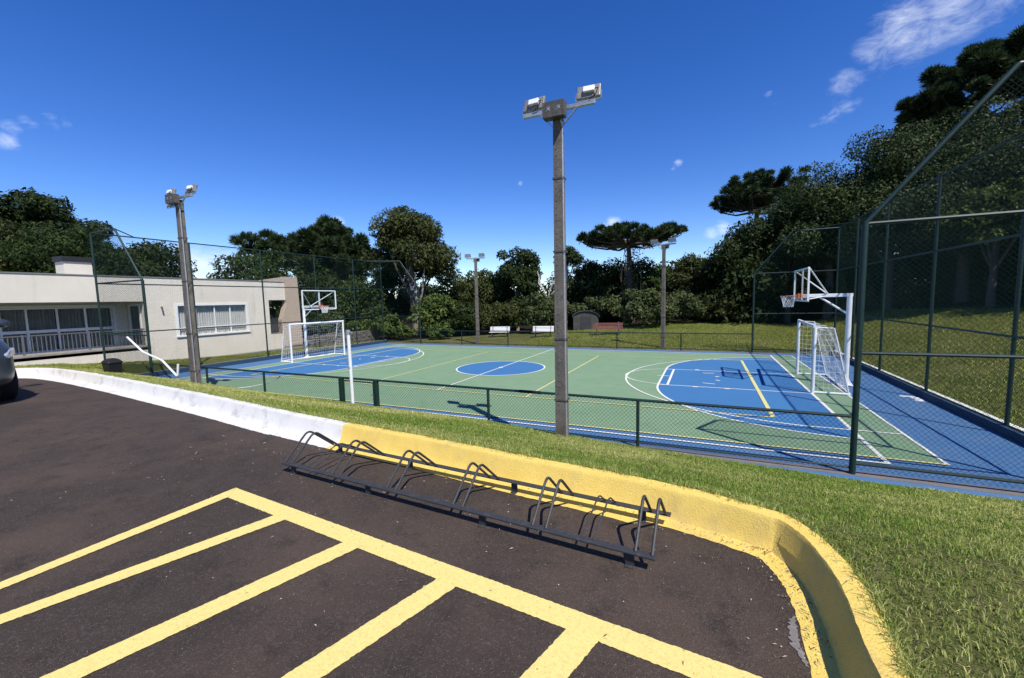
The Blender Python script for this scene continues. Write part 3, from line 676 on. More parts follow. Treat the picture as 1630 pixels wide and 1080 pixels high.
# side door in the return wall
q=MB(); q.box(-1.30,-1.20,-4.74,-4.70,1.05,3.0); q.box(-.42,-.32,-4.74,-4.70,1.05,3.0); q.box(-1.199,-.421,-4.74,-4.70,2.9,3.0); sd=q.build('side_door','whiteframe',b)
MB().box(-1.195,-.425,-4.715,-4.702,1.1,2.89).build('pane','glassdark',sd)
# railing
r=MB(); y=YL+.4
while y<-4.75: r.box(-.075,-.050,y-.012,y+.012,1.14,1.80); y+=.125
for z in((1.12,1.15),(1.80,1.84)): r.box(-.085,-.04,YL+.4,-4.75,*z)
r.build('veranda_railing','railing',b)
for y in (-16.2,-14.3,-12.4,-10.5,-8.6,-6.7,-4.85): MB().box(-.09,-.035,y-.03,y+.03,1.075,1.86).build('railing_post','railing',b)
# window
f=MB(); y0,y1,z0,z1=-3.38,.02,1.42,2.88
for a,c,d,e in((y0-.10,y1+.10,z1-.02,z1+.09),(y0-.10,y0+.02,z0-.02,z1-.02),(y1-.02,y1+.10,z0-.02,z1-.02),(y0-.13,y1+.13,z0-.10,z0-.02)): f.box(-.03,.035 if e>z0 else .07,a,c,d,e)
for y in(-2.53,-1.62,-.82): f.box(-.10,-.055,y-.028,y+.028,z0,z1)
f.box(-.095,-.06,y0,y1,1.72,1.78)
wf=f.build('window','whiteframe',b); MB().box(-.08,-.074,y0,y1,z0,z1).build('pane','glass',wf); curtain(wf,y0,y1,z0-.0,z1,-.17,'curtain',.028,.12)
MB().box(-.8,-.6,y0-.3,y1+.3,1.0,3.3).build('dark_room','room',b)
# balcony railing
r=MB(); y=1.46
while y<2.35: r.box(-.06,-.04,y-.01,y+.01,1.08,1.72); y+=.085
r.box(-.07,-.03,1.425,2.4,1.70,1.74); r.box(-.07,-.03,1.425,2.4,1.075,1.10); r.build('balcony_railing','railing',b)
c=MB().box(-2.3,-1.5,-6.72,-5.80,RT-.06,4.88).build('chimney','stucco',b); MB().box(-2.36,-1.44,-6.78,-5.74,4.88,5.10).build('chimney_cap','darkcap',c)
l=MB(); l.bar((0,-4.05,2.82),(.10,-4.05,2.80),.02,.02); l.tube([(.10,-4.05,2.84),(.13,-4.05,2.66)],.035,10); l.build('wall_lamp','darkgrey',b)
# rubble wall beyond the building
mb=MB(); rr=random.Random(2)
for i in range(26):
    for k in range(4):
        y=3.65+i*.24+(k%2)*.1; x=-15.6-.0*i; s=rr.uniform(.10,.15)
        mb.box(x-rr.uniform(.14,.2),x+rr.uniform(.13,.2),y-s,y+s-.01,-.2+k*.24+rr.uniform(-.03,.01),-.2+k*.24+.23)
mb.build('stone_wall','drystone',bevel=.02); tag(D.objects['stone_wall'],'low rubble stone wall behind the farther goal','wall')

# ---------------------------------------------------------------- small things
t=thing('park_bench','red-brown slatted park bench on the lawn in front of the dark shed','bench',(1.6,13.2,float(lawn_h(np.array([1.6]),np.array([13.2]))[0])),rad(12))
def bench(t,m,legm,w=1.0):
    for i in range(4): MB().bar((-w,.16+.03*i,.46+.10*i),(w,.16+.03*i,.46+.10*i),.075,.02,up=(0,-.96,.28)).build('back_slat',m,t,bevel=.004)
    for i in range(4): MB().box(-w,w,-.28+.105*i,-.19+.105*i,.40,.425).build('seat_slat',m,t,bevel=.004)
    for x in(-w*.72,w*.72):
        q=MB(); q.box(x-.03,x+.03,-.25,-.19,0,.40); q.box(x-.03,x+.03,.08,.14,0,.40); q.bar((x,.13,.36),(x,.27,.86),.05,.04); q.box(x-.025,x+.025,-.25,.12,.35,.398); q.build('leg',legm,t)
bench(t,'wood','darkgrey')
zz=lambda x,y:float(lawn_h(np.array([x]),np.array([y]))[0])
for x,y,rz,lab in ((-6.3,12.6,rad(14),'white slatted bench in front of bushes, beside the far floodlight pole'),(-2.75,12.3,rad(10),'white slatted bench nearer the dark shed, beyond the far fence')):
    t=thing('park_bench',lab,'bench',(x,y,zz(x,y)-.04),rz,'white benches beyond the far fence'); bench(t,'whitewood','darkgrey',.75)
t=thing('garden_shed','small dark shed with a curved roof in front of bushes','shed',(-1.0,17.2,zz(-1,17.2)),rad(18))
arcp=[(1.0*math.cos(rad(a)),.95+.48*math.sin(rad(a))) for a in range(0,181,15)]
MB().prism([(.96,0)]+[(x*.96,z-.02) for x,z in arcp]+[(-.96,0)],-.75,.75,'y').build('shed_body','shed',t)
o=MB(); ro=[(x*1.05,z+.02) for x,z in arcp]; ri=[(x*1.0,z-.015) for x,z in arcp][::-1]; o.prism(ro+ri,-.85,.85,'y'); o.build('shed_roof','shedroof',t)
MB().box(-.4,.4,-.775,-.751,0.02,1.0).build('shed_door','shedroof',t)
# white post in the grass with a rope, loose pipe, bin, sign box
t=thing('net_post','white volleyball net post standing in the grass at the fence gate','net post',(-.08,-7.86,zz(-.08,-7.86)-.1))
MB().tube([(0,0,0),(-.01,0,1.2),(-.02,0,1.86)],.04,14).build('post','white_metal',t,True)
q=MB(); q.tube([(-.02,0,1.80),(-.02,0,1.9)],.052,14); q.tube([(-.02,0,.98),(-.02,0,1.01)],.048,14); q.build('collar','galv',t,True); MB().tube([(.04,0,1.84),(.10,0,1.84)],.022,8).build('pulley','galv',t,True)
rp=[(-.10,-7.86,1.98)]
mb=MB(); mb.tube([(-3.1,-7.42,.86),(-3.4,-7.44,.66),(-3.9,-7.46,.52),(-4.4,-7.5,.42),(-4.9,-7.62,.36),(-5.3,-7.7,.36)],.012,6); o=mb.build('rope','net',smooth=True); tag(o,'pale rope hanging over the low fence toward the left pole','rope')
mb=MB(); mb.tube(bez([(-10.35,-7.78,1.80),(-9.45,-7.78,1.32),(-8.3,-7.80,1.08),(-7.47,-7.82,.60),(-7.42,-7.80,1.0)],6),.032,10); o=mb.build('white_pipe','white_metal',smooth=True); tag(o,'bent white plastic pipe leaning on the left cage corner','pipe')
t=thing('rubbish_bin','black plastic bin with a lid on the grass under the cage','bin',(-11.15,-7.95,zz(-11.15,-7.95)-.03))
q=MB(); v=[]
for z,s in((0,.20),(.12,.215),(.36,.24)): v+=[(a*s,c*s*.8,z) for a,c in((-1,-1),(1,-1),(1,1),(-1,1))]
q.add(v,[(3,2,1,0),(8,9,10,11)]+[(4*i+j,4*i+(j+1)%4,4*i+4+(j+1)%4,4*i+4+j) for i in(0,1) for j in range(4)]); q.build('bin_body','black_plastic',t,bevel=.02)
v=[]; q=MB()
for z,s in((.361,.26),(.42,.255),(.50,.17),(.53,.09)): v+=[(a*s,c*s*.8,z) for a,c in((-1,-1),(1,-1),(1,1),(-1,1))]
q.add(v,[(3,2,1,0),(12,13,14,15)]+[(4*i+j,4*i+(j+1)%4,4*i+4+(j+1)%4,4*i+4+j) for i in range(3) for j in range(4)]); q.build('bin_lid','black_plastic',t,bevel=.02)
mb=MB()
rr=random.Random(5)
for i in range(4): mb.box(12.4+rr.uniform(-.15,.1),12.4+rr.uniform(.12,.2),-1.9+i*.16,-1.8+i*.16,.0,.012)
o=mb.build('crumpled_paper','net'); tag(o,'scrap of white litter lying along the blue court kerb','litter'); o.location=(0,.2,0.001)

# ---------------------------------------------------------------- car
t=thing('parked_car','graphite grey car parked at the left edge beside the white kerb','car',(-4.62,-13.21,ZA))
t.scale=(1,1,1.07)
# stations: x, half width, floor z, belt z, top z(hood or roof), top half width
st=[(2.05,.52,.34,.66,.74,.36),(2.0,.66,.27,.74,.86,.50),(1.85,.78,.23,.82,.95,.62),(1.55,.86,.21,.90,1.03,.70),(1.1,.89,.20,.97,1.09,.74),(.8,.90,.20,1.00,1.14,.74),(.15,.90,.20,1.02,1.52,.62),(-.3,.90,.20,1.03,1.62,.60),(-1.2,.90,.20,1.04,1.60,.60),(-1.9,.88,.22,1.04,1.46,.60),(-2.15,.84,.28,1.0,1.12,.68),(-2.22,.74,.36,.92,1.0,.60)]
vs=[]; 
for x,wd,zf,zb,zt,wt in st:
    half=[(wd*.80,zf),(wd*.97,zf+.12),(wd,zf+(zb-zf)*.55),(wd*.975,zb),(wt+(wd-wt)*.18,zb+(zt-zb)*.72),(wt*.86,zt-.012),(wt*.35,zt+.012)]
    ring=[(x,y,z) for y,z in half]+[(x,-y,z) for y,z in half[::-1]]; vs+=ring
n=14; fs=[(i*n+j,i*n+(j+1)%n,(i+1)*n+(j+1)%n,(i+1)*n+j) for i in range(len(st)-1) for j in range(n)]+[tuple(range(n)),tuple((len(st)-1)*n+j for j in range(n))[::-1]]
body=MB().add(vs,fs).build('body','carpaint',t,smooth=True); sm=body.modifiers.new('sub','SUBSURF'); sm.levels=2; sm.render_levels=2
g=MB()
for s in(1,-1):
    g.poly([(.62,s*.822,1.10),(.10,s*.705,1.46),(-1.3,s*.70,1.52),(-1.85,s*.75,1.10)]) 
ws=g.build('side_windows','glassdark',t); ws.modifiers.new('sol','SOLIDIFY').thickness=.03
g=MB(); g.poly([(.80,.66,1.155),(.80,-.66,1.155),(.20,-.56,1.53),(.20,.56,1.53)]); o=g.build('windscreen','glassdark',t); o.modifiers.new('sol','SOLIDIFY').thickness=.03
for x in(1.28,-1.42):
    for s in(1,-1):
        wv=MB(); pr=[(.19,-.10),(.32,-.10),(.335,-.07),(.335,.07),(.32,.10),(.19,.10)]; vv=[]
        for i in range(28):
            a=2*math.pi*i/28; vv+=[(r_*math.cos(a),y_,r_*math.sin(a)) for r_,y_ in pr]
        wv.add(vv,[(i*6+j,i*6+(j+1)%6,((i+1)%28)*6+(j+1)%6,((i+1)%28)*6+j) for i in range(28) for j in range(6)])
        wh=thing('wheel','','') if False else wv.build('wheel','rubber',t,smooth=True); wh.location=(x,s*.755,.318)
        q=MB(); q.tube([(0,s*.02,0),(0,s*.07,0)],.195,24)
        for k in range(5):
            a=2*math.pi*k/5; q.bar((0,s*.085,0),(.18*math.cos(a),s*.085,.18*math.sin(a)),.05,.03,up=(0,1,0))
        q.build('rim','chrome',wh)
for s in(1,-1):
    h_=MB(); h_.prism([(-.24,-.02),(-.02,-.075),(.20,-.07),(.22,.0),(.02,.055),(-.22,.075)],-.05,.035,'y'); o=h_.build('headlight','headlamp',t,bevel=.022); o.location=(1.765,s*.745,.77); o.rotation_euler=(0,0,-s*rad(25)); 
    if s<0: o.scale=(1,-1,1)
    f_=MB(); f_.tube([(-.02,0,0),(.04,0,0)],.07,16); o=f_.build('fog_lamp_bezel','black_plastic',t,True); o.location=(1.90,s*.635,.46); o.rotation_euler=(0,0,s*rad(38)); 
    MB().tube([(.041,0,0),(.05,0,0)],.045,16).build('fog_lamp','headlamp',o,True)
    m_=MB(); m_.prism([(-.02,-.06),(.10,-.05),(.16,.0),(.16,.07),(.0,.10),(-.02,.05)],0,.0,'x') if False else None
    q=MB(); v=[]
    for y,sc in((.0,.6),(.05,.95),(.15,1.0),(.21,.75),(.235,.35)): v+=[(-.03+.085*sc*math.cos(a)+.02,s*y,.075*sc*math.sin(a)) for a in np.linspace(0,2*math.pi,13)[:-1]]
    q.add(v,[(i*12+j,i*12+(j+1)%12,(i+1)*12+(j+1)%12,(i+1)*12+j) for i in range(4) for j in range(12)]+[tuple(range(12)),tuple(48+j for j in range(12))])
    o=q.build('mirror','carpaint',t,True); o.location=(.52,s*.90,1.21)
    q=MB(); q.bar((0,s*-.08,-.03),(0,s*.05,-.03),.06,.04); q.build('mirror_arm','black_plastic',o)
q=MB(); q.box(1.90,2.03,-.48,.48,.30,.46); q.build('lower_grille','black_plastic',t,bevel=.02)
q=MB(); 
for z in(.60,.66): q.box(1.99,2.055,-.34,.34,z,z+.03)
q.build('grille_bars','chrome',t,bevel=.006)

# ---------------------------------------------------------------- vegetation
def blades(n,x,y,z,ln,wd,tone,rng,lean=.6):
    a=rng.uniform(0,2*np.pi,n); le=rng.uniform(.1,lean,n); b=rng.uniform(0,2*np.pi,n)
    dx,dy=np.cos(a)*wd/2,np.sin(a)*wd/2
    mx=x+np.cos(b)*ln*le*.35; my=y+np.sin(b)*ln*le*.35; mz=z+ln*.6
    tx=x+np.cos(b)*ln*le*1.1; ty=y+np.sin(b)*ln*le*1.1; tz=z+ln*(1-.35*le)
    V=np.stack([np.stack([x-dx,y-dy,z-.01],-1),np.stack([x+dx,y+dy,z-.01],-1),np.stack([mx+dx*.8,my+dy*.8,mz],-1),np.stack([mx-dx*.8,my-dy*.8,mz],-1),np.stack([tx,ty,tz],-1)],1).reshape(-1,3)
    i=np.arange(n)*5
    T=np.concatenate([np.stack([i,i+1,i+2],-1),np.stack([i,i+2,i+3],-1),np.stack([i+3,i+2,i+4],-1)])
    return V,T,np.repeat(tone,5)
rng=np.random.default_rng(11)
CX,CY=7.58,-15.21
def patch(x,y,s=.9):   # slow value noise 0..1 for dry and green patches
    return .5+.25*np.sin(x*s*1.7+1.3*np.sin(y*s*1.1))+.25*np.sin(y*s*2.3+1.7*np.sin(x*s*.9+2))
NB=620000
x=rng.uniform(-13,15.5,NB*3); y=rng.uniform(-17.5,-7.55,NB*3)
d=np.hypot(x-CX,y-CY); keep=rng.random(len(x))<np.clip((4.2/np.maximum(d,1.5))**1.25,0.05,1)
fx,fy=-.4199,.9076
keep&=((x-CX)*fx+(y-CY)*fy>-.3)
x,y=x[keep],y[keep]
ins=inside(x,y,[tuple(p) for p in offset(foot,.15)]+[(8.2,-80),(-8,-80)]); x,y=x[~ins],y[~ins]
k=~((x<-7.2)&(y<-11.2)); x,y=x[k],y[k]
if len(x)>NB: x,y=x[:NB],y[:NB]
d=np.hypot(x-CX,y-CY); z=ground_h(x,y); z=np.where(inside(x,y,asph_poly),1.43,z)
bare=(patch(x,y,2.1)+.35*(rng.random(len(x))-.5)); 
sc=np.clip(d/4.5,.75,2.2); ln=rng.uniform(.014,.050,len(x))*(.75+.5*patch(x,y,4.3))*np.clip(d/6,.8,1.2); wd=rng.uniform(.0035,.0065,len(x))*sc
ln=np.where(y>-7.9,ln*.8,ln)
pt=patch(x,y,.8); tone=np.clip(rng.beta(1.0,2.6,len(x))*.70+.55*(pt-.55)+.25*(patch(x+3,y,3.1)-.5)+np.where(rng.random(len(x))<.16,.55,0)+np.clip((4-x)/20,0,.28),0,1)
V,T,tn=blades(len(x),x,y,z,ln,wd,tone,rng,1.35)
npmesh('grass_verge',V,T,'grass',tn,kind='stuff'); D.objects['grass_verge']['label']='short sunlit mown grass with dry straw beside the kerb'
# blades leaning over the kerb edge
ex=[];ey=[]
bk=np.array(back); segs=np.hypot(*(bk[1:]-bk[:-1]).T)
for (p,q,L) in zip(bk[:-1],bk[1:],segs):
    if L>5: continue
    n=int(L*900); tt=rng.random(n); ex.append(p[0]+(q[0]-p[0])*tt+rng.normal(0,.018,n)); ey.append(p[1]+(q[1]-p[1])*tt+rng.normal(0,.018,n))
n=2400; tt=rng.random(n); ex.append(8.245+rng.normal(0,.018,n)); ey.append(-13.4-3*tt)
x=np.concatenate(ex); y=np.concatenate(ey); w=.5+.5*np.sin(x*9+y*5)+rng.normal(0,.3,len(x)); x,y,w=x[w>.25],y[w>.25],w[w>.25]
V,T,tn=blades(len(x),x,y,np.full(len(x),ZA+.165),rng.uniform(.03,.085,len(x)),rng.uniform(.003,.006,len(x)),np.clip(rng.beta(1.2,1.6,len(x)),0,1),rng,1.3)
npmesh('kerb_edge_grass',V,T,'grass',tn,kind='stuff'); D.objects['kerb_edge_grass']['label']='uneven grass blades spilling over the back edge of the kerb'
# dry clippings and grit scattered on the asphalt and in the gutter
n=700; x=rng.uniform(2.5,8.1,n); y=-12.2-rng.gamma(1.6,.55,n)
g1=rng.random(700); fo=np.array(foot); fm=fo[(fo[:,0]>2)&(fo[:,1]>-13.6)]; k=rng.integers(0,len(fm)-1,700); gx=fm[k,0]+(fm[k+1,0]-fm[k,0])*g1-.0; gy=fm[k,1]+(fm[k+1,1]-fm[k,1])*g1
off=rng.gamma(1.5,.05,700); gx=gx-np.where(fm[k,0]>7.9,off,off*.15); gy=gy-np.where(fm[k,0]>7.9,0,off)
x=np.concatenate([x,gx]); y=np.concatenate([y,gy]); ok=inside(x,y,[tuple(p) for p in offset(foot,-.01)]+[(8,-80),(-8,-80)]); x,y=x[ok],y[ok]; n=len(x)
a=rng.uniform(0,6.28,n); L=np.minimum(rng.gamma(1.6,.0035,n)+.002,.016); wdt=rng.uniform(.0008,.0026,n); z=np.full(n,ZA+.008)+np.where(distpoly(x,y,np.array(foot))<.19,.008,0); ca,sa=np.cos(a)*L,np.sin(a)*L; cb,sb=-np.sin(a)*wdt,np.cos(a)*wdt
V=np.stack([np.stack([x-ca,y-sa,z],-1),np.stack([x+cb,y+sb,z+.004],-1),np.stack([x+ca,y+sa,z],-1),np.stack([x-cb,y-sb,z+.001],-1)],1).reshape(-1,3)
MT['debris']=leafmat('dry_debris',(.05,.035,.02),(.55,.50,.38),.1,.1)
npmesh('clippings',V,np.arange(4*n).reshape(-1,4),'debris',np.repeat(np.where(rng.random(n)<.45,rng.random(n)*.25,.4+.6*rng.random(n)),4),kind='stuff'); D.objects['clippings']['label']='dry clippings and grit scattered over asphalt and gutter'
# hill and far lawns
NH=150000
x=rng.uniform(-3,23,NH*2); y=rng.uniform(-9,25,NH*2); k=((x>13.05)|(y>7.8))&(forest_edge(x,y)<.3)&(y>-7.4-(x>12.9)*8)
x,y=x[k][:NH],y[k][:NH]
xl=rng.uniform(-15.9,-12.95,26000); yl_=rng.uniform(-9.5,7,26000); x=np.concatenate([x,xl]); y=np.concatenate([y,yl_])
kk=~((x<-13.0)&(x>-14.25)&(y>-7.1)); x,y=x[kk],y[kk]
z=ground_h(x,y); pt=patch(x,y,.5); tone=np.clip(rng.beta(1.4,2.4,len(x))*.8+.35*(pt-.5),0,1)
V,T,tn=blades(len(x),x,y,z,rng.uniform(.04,.09,len(x)),rng.uniform(.012,.024,len(x)),tone,rng,1.2)
npmesh('grass_lawn',V,T,'hillgrass',tn,kind='stuff'); D.objects['grass_lawn']['label']='green lawn rising to the trees around the court'

def leaves(c,nrm,size,rng,asp=.55,droop=.25):
    n=len(c); a=rng.normal(size=(n,3)); a-= (a*nrm).sum(1,keepdims=True)*nrm; a/=np.linalg.norm(a,axis=1,keepdims=True)+1e-9
    b=np.cross(nrm,a); L=size[:,None]
    V=np.stack([c-a*L*.5,c+b*L*asp*.5-nrm*L*.06,c+a*L*.5-np.array([0,0,1])*L*droop,c-b*L*asp*.5-nrm*L*.06],1).reshape(-1,3)
    return V,np.arange(n*4).reshape(-1,4)
def crown_pts(c,r,rz,nclump,nleaf,size,rng,cl=(.26,.42),flat=1.0,hollow=.55,shape=None):
    """leaf clumps spread through the crown's volume"""
    u=rng.normal(size=(nclump,3)); u/=np.linalg.norm(u,axis=1,keepdims=True); u[:,2]=np.where(u[:,2]<-.75,-u[:,2],u[:,2])
    rf=rng.uniform(hollow,.98,nclump)[:,None]; cc=u*rf*np.array([r,r,rz])
    if shape=='cone':
        k=np.clip(1.05-(cc[:,2]/rz+1)/2,.12,1)[:,None]; cc[:,:2]*=k*1.35
    cr=rng.uniform(cl[0],cl[1],nclump)*min(r,rz*1.2)
    per=rng.multinomial(nleaf,cr**2/(cr**2).sum()); Cs=[];Ns=[];Tn=[]
    for i in range(nclump):
        n=per[i]; v=rng.normal(size=(n,3)); v/=np.linalg.norm(v,axis=1,keepdims=True)
        rr=cr[i]*rng.uniform(.5,1.0,n)**.5; rr*=1+.22*np.sin(v[:,0]*5+i)*np.sin(v[:,1]*6+2*i)
        p=cc[i]+v*rr[:,None]*np.array([1,1,.72*flat]); nn=v*.75+rng.normal(size=(n,3))*.5+np.array([0,0,.35]); nn/=np.linalg.norm(nn,axis=1,keepdims=True)
        Cs.append(p); Ns.append(nn); Tn.append(np.clip(rng.beta(2,2.6,n)*.75+rng.uniform(-.1,.28),0,1))
    Cp=np.concatenate(Cs)+np.array(c); Nn=np.concatenate(Ns); tn=np.concatenate(Tn); sz=size*rng.uniform(.6,1.35,len(Cp))
    return Cp,Nn,tn,sz,cc,cr
def tree(label,x,y,top,r,bot,m,seed,name='tree',cat='tree',group='trees around the court',size=.25,dens=1.0,trunk=.16,bark='bark',clumps=None,cl=(.28,.44),shape=None,hollow=.35,zg=None,asp=.55,limbs=True):
    rng=np.random.default_rng(seed); rn=random.Random(seed)
    zg=zz(x,y) if zg is None else zg
    t=thing(name,label,cat,(x,y,zg),0,group)
    zc=(top+bot)/2-zg; rz=max((top-bot)/2,.3)
    nl=int(dens*1150*(r*r*.5+r*rz*.9)*(.2/size)**1.7); nc=int((clumps or 18+5*r)*1.35)
    Cp,Nn,tn,sz,cc,cr=crown_pts((0,0,zc),r*.84,rz*.88,nc,nl,size,rng,cl,shape=shape,hollow=hollow)
    V,Q=leaves(Cp,Nn,sz,rng,asp); npmesh('crown',V,Q,m,np.repeat(tn,4),t)
    tk=MB(); base=Vector((0,0,-.3)); h=zc+rz*.25; pts=[]; 
    for i in range(6): pts.append(Vector((rn.uniform(-.05,.05)*i*r*.2,rn.uniform(-.05,.05)*i*r*.2,-.3+(h+.3)*i/5)))
    tk.tube(pts,[trunk*(1.25-.16*i) for i in range(6)],9)
    if limbs:
        for i in rn.sample(range(nc),min(nc,9)):
            e=Vector(cc[i])+Vector((0,0,zc)); s=pts[2+i%3]; mid=s.lerp(e,.5)+Vector((0,0,-.08*r)); tk.tube([s,mid,e],[trunk*.5,trunk*.35,trunk*.12],6)
    tk.build('trunk',bark,t,smooth=True)
    return t
G='trees around the court'
# behind the building
tree('wispy dark tree, tallest behind the building at the left edge',-40.3,-1,12.2,6.2,5.0,'leaf_dark',1,size=.30,trunk=.3,cl=(.2,.36),clumps=46)
tree('dense feathery conifer standing behind the chimney side of the roof',-30.7,-2.4,8.6,3.4,2.6,'needle_feathery',2,name='conifer_tree',size=.22,asp=.3,dens=1.8,cl=(.2,.3),clumps=60)
tree('yellow-green bushy tree at the left edge behind the building',-34.6,-4.6,9.2,3.3,3.0,'leaf_olive',3,size=.24)
tree('dark rounded tree behind the chimney of the building',-28.0,.6,7.5,3.2,2.6,'leaf_dark',4,size=.22,dens=1.2)
tree('dark narrow tree behind the roof, left of the rounded one',-33,.2,9.0,2.6,3.0,'leaf_dark',44,size=.22)
tree('rounded green tree rising behind the right half of the roof',-25.0,6.9,7.3,3.1,2.2,'leaf_mid',5,size=.22,dens=1.2)
# left background
tree('dense dark tree behind the stone pier of the building',-22.7,9.8,5.9,3.9,-.1,'leaf_dark',6,size=.22,dens=1.2)
tree('dark bushy tree between the stone wall and the araucaria',-19.6,12.3,5.4,3.3,-.2,'leaf_mid',7,size=.22,dens=1.1)
tree('dark tree close behind the tall forked broadleaf tree',-19.5,16.4,7.8,3.1,-.4,'leaf_dark',8,size=.22,dens=1.1)
ct=tree('tall forked broadleaf tree with pale trunk beyond the far corner',-15.0,13.8,10.9,4.2,3.6,'leaf_olive',9,size=.23,dens=1.5,trunk=.24,bark='bark',clumps=44,cl=(.26,.38))
ct.location.z=-.2
MB().tube([(.5,-.1,1.9),(.95,-.35,3.0),(1.35,-.45,4.1),(1.45,-.4,5.2),(1.6,-.2,6.4)],[.13,.11,.09,.07,.04],8).build('branch','palebark',ct,True)
MB().tube([(0,0,-.2),(.25,-.15,1.2),(.5,-.1,2.0),(.3,0,3.8),(.1,0,5.5)],[.25,.22,.20,.17,.12],10).build('stem','palebark',ct,True)
MB().box(.02,.36,-.36,-.30,4.0,4.32).build('white_box','whiteframe',ct)
tree('bright leafy shrub right of the pale forked trunk',-11.8,12.4,3.5,2.0,-.1,'leaf_bright',10,name='shrub',cat='shrub',group='shrubs at the wood edge',size=.30,trunk=.06,asp=.5,dens=1.3)
tree('low bright leafy shrub at the foot of the pale forked trunk',-14.9,10.2,1.95,1.7,-.2,'leaf_bright',11,name='shrub',cat='shrub',group='shrubs at the wood edge',size=.30,trunk=.05,dens=1.3)
tree('low bright leafy shrub beside the end of the stone wall',-16.9,9.3,1.7,1.7,-.2,'leaf_bright',111,name='shrub',cat='shrub',group='shrubs at the wood edge',size=.28,trunk=.05,dens=1.3)
tree('grey-green shrub leaning over the stone wall behind the goal',-17.9,7.3,2.6,1.6,.0,'leaf_pale',12,name='shrub',cat='shrub',group='shrubs at the wood edge',size=.2,trunk=.05)
tree('dark shrub behind the stone wall, next to the pier',-18.6,5.2,3.3,1.7,.0,'leaf_dark',112,name='shrub',cat='shrub',group='shrubs at the wood edge',size=.2,trunk=.05)
tree('low bright shrub just past the far corner of the cage',-13.0,9.7,1.1,1.0,-.1,'leaf_bright',113,name='shrub',cat='shrub',group='shrubs at the wood edge',size=.22,trunk=.04,dens=1.3)
tree('low bright shrub along the far fence left of the floodlight pole',-9.9,10.5,1.2,1.1,-.1,'leaf_bright',114,name='shrub',cat='shrub',group='shrubs at the wood edge',size=.22,trunk=.04,dens=1.3)
# middle background
tree('olive tree behind the far-left floodlight pole',-12.0,17.0,6.0,2.8,-.2,'leaf_olive',13,size=.22,dens=1.2)
tree('mid green tree right of the far-left floodlight pole',-10.3,18.9,5.6,2.7,-.2,'leaf_mid',14,size=.22,dens=1.2)
tree('tall dark tree behind the white benches, left of the middle pole',-7.4,18.4,7.6,3.0,.4,'leaf_dark',15,size=.24,dens=1.15,trunk=.14,bark='palebark',clumps=34,cl=(.2,.34))
tree('slim dark tree with bare lower trunk just right of the middle pole',-5.1,25.9,8.2,1.7,5.4,'leaf_dark',16,size=.24,trunk=.12,bark='deadwood')
tree('dark rounded tree behind the shed',-1.9,21.6,6.1,2.9,.2,'leaf_dark',17,size=.22,dens=1.2)
tree('dark rounded tree left of the flat-topped araucaria trunk',.4,23.9,6.2,2.9,.2,'leaf_dark',18,size=.22,dens=1.1)
tree('green tree right of the flat-topped araucaria trunk',3.2,24.1,6.4,2.6,.2,'leaf_mid',19,size=.22,dens=1.2)
tree('olive-green tree behind the far-right floodlight pole',5.7,25.2,6.7,2.6,.4,'leaf_olive',20,size=.22,dens=1.1)
tree('small dark tree filling the gap before the tall dark wood',7.6,25.6,6.6,2.4,.4,'leaf_mid',21,size=.22,dens=1.2)
SB='shrubs at the wood edge'
tree('pale grey-green shrub behind the shed roof',-.6,19.2,3.2,2.4,.3,'leaf_pale',22,name='shrub',cat='shrub',group=SB,size=.24,trunk=.06)
tree('big layered shrub right of the red-brown bench',3.6,17.6,3.7,2.3,.5,'leaf_pale',23,name='shrub',cat='shrub',group=SB,size=.24,trunk=.06,dens=1.1)
tree('pale shrub behind the far-right floodlight pole',6.2,19.7,3.1,2.0,.6,'leaf_pale',24,name='shrub',cat='shrub',group=SB,size=.24,trunk=.06)
tree('olive shrub at the right end of the pale shrubs',8.4,20.4,2.7,1.5,.6,'leaf_olive',124,name='shrub',cat='shrub',group=SB,size=.2,trunk=.05)
tree('olive shrub behind the left white bench',-7.6,15.6,2.8,2.4,.0,'leaf_olive',25,name='shrub',cat='shrub',group=SB,size=.2,trunk=.05)
tree('pale green shrub behind the right white bench',-4.0,16.0,3.2,2.2,.1,'leaf_pale',26,name='shrub',cat='shrub',group=SB,size=.22,trunk=.05)
tree('dark shrub behind the far-left floodlight pole base',-10.2,14.0,3.0,2.1,-.1,'leaf_dark',126,name='shrub',cat='shrub',group=SB,size=.2,trunk=.05)
# right wood
tree('tall dark tree under the round-topped araucaria',10.1,23.3,9.1,3.6,.8,'leaf_dark',27,size=.24,dens=1.3,trunk=.2)
tree('dark tree behind the far cage corner',13.3,22.6,9.3,3.3,1.0,'leaf_dark',28,size=.24,dens=1.3,trunk=.2)
tree('large glossy-leaved tree at the left of the hill wood',15.6,21.7,12.2,4.2,3.0,'leaf_glossy',29,size=.16,dens=1.0,trunk=.28,clumps=44)
tree('large glossy-leaved tree in the middle of the hill wood',18.7,21.0,13.7,4.6,3.2,'leaf_glossy',30,size=.16,dens=1.0,trunk=.28,clumps=44)
tree('large glossy-leaved tree below the big araucaria on the hill',21.8,19.6,13.2,4.5,3.0,'leaf_glossy',31,size=.16,dens=1.0,trunk=.28,clumps=44)
tree('large olive tree at the right edge of the hill wood',24.6,17.4,12.6,4.5,3.2,'leaf_olive',32,size=.16,dens=1.0,trunk=.28,clumps=44)
tree('dense tree filling the wood below the round-topped araucaria',13.4,24.6,11.2,3.4,2.4,'leaf_glossy',38,size=.17,dens=1.1,trunk=.24)
tree('dark understory tree deep in the hill wood by the cage',17.2,24.6,6.6,3.2,1.0,'leaf_dark',33,size=.24,dens=1.2)
tree('dark understory tree under the middle glossy tree',21.4,22.4,6.4,3.2,1.0,'leaf_dark',34,size=.24,dens=1.2)
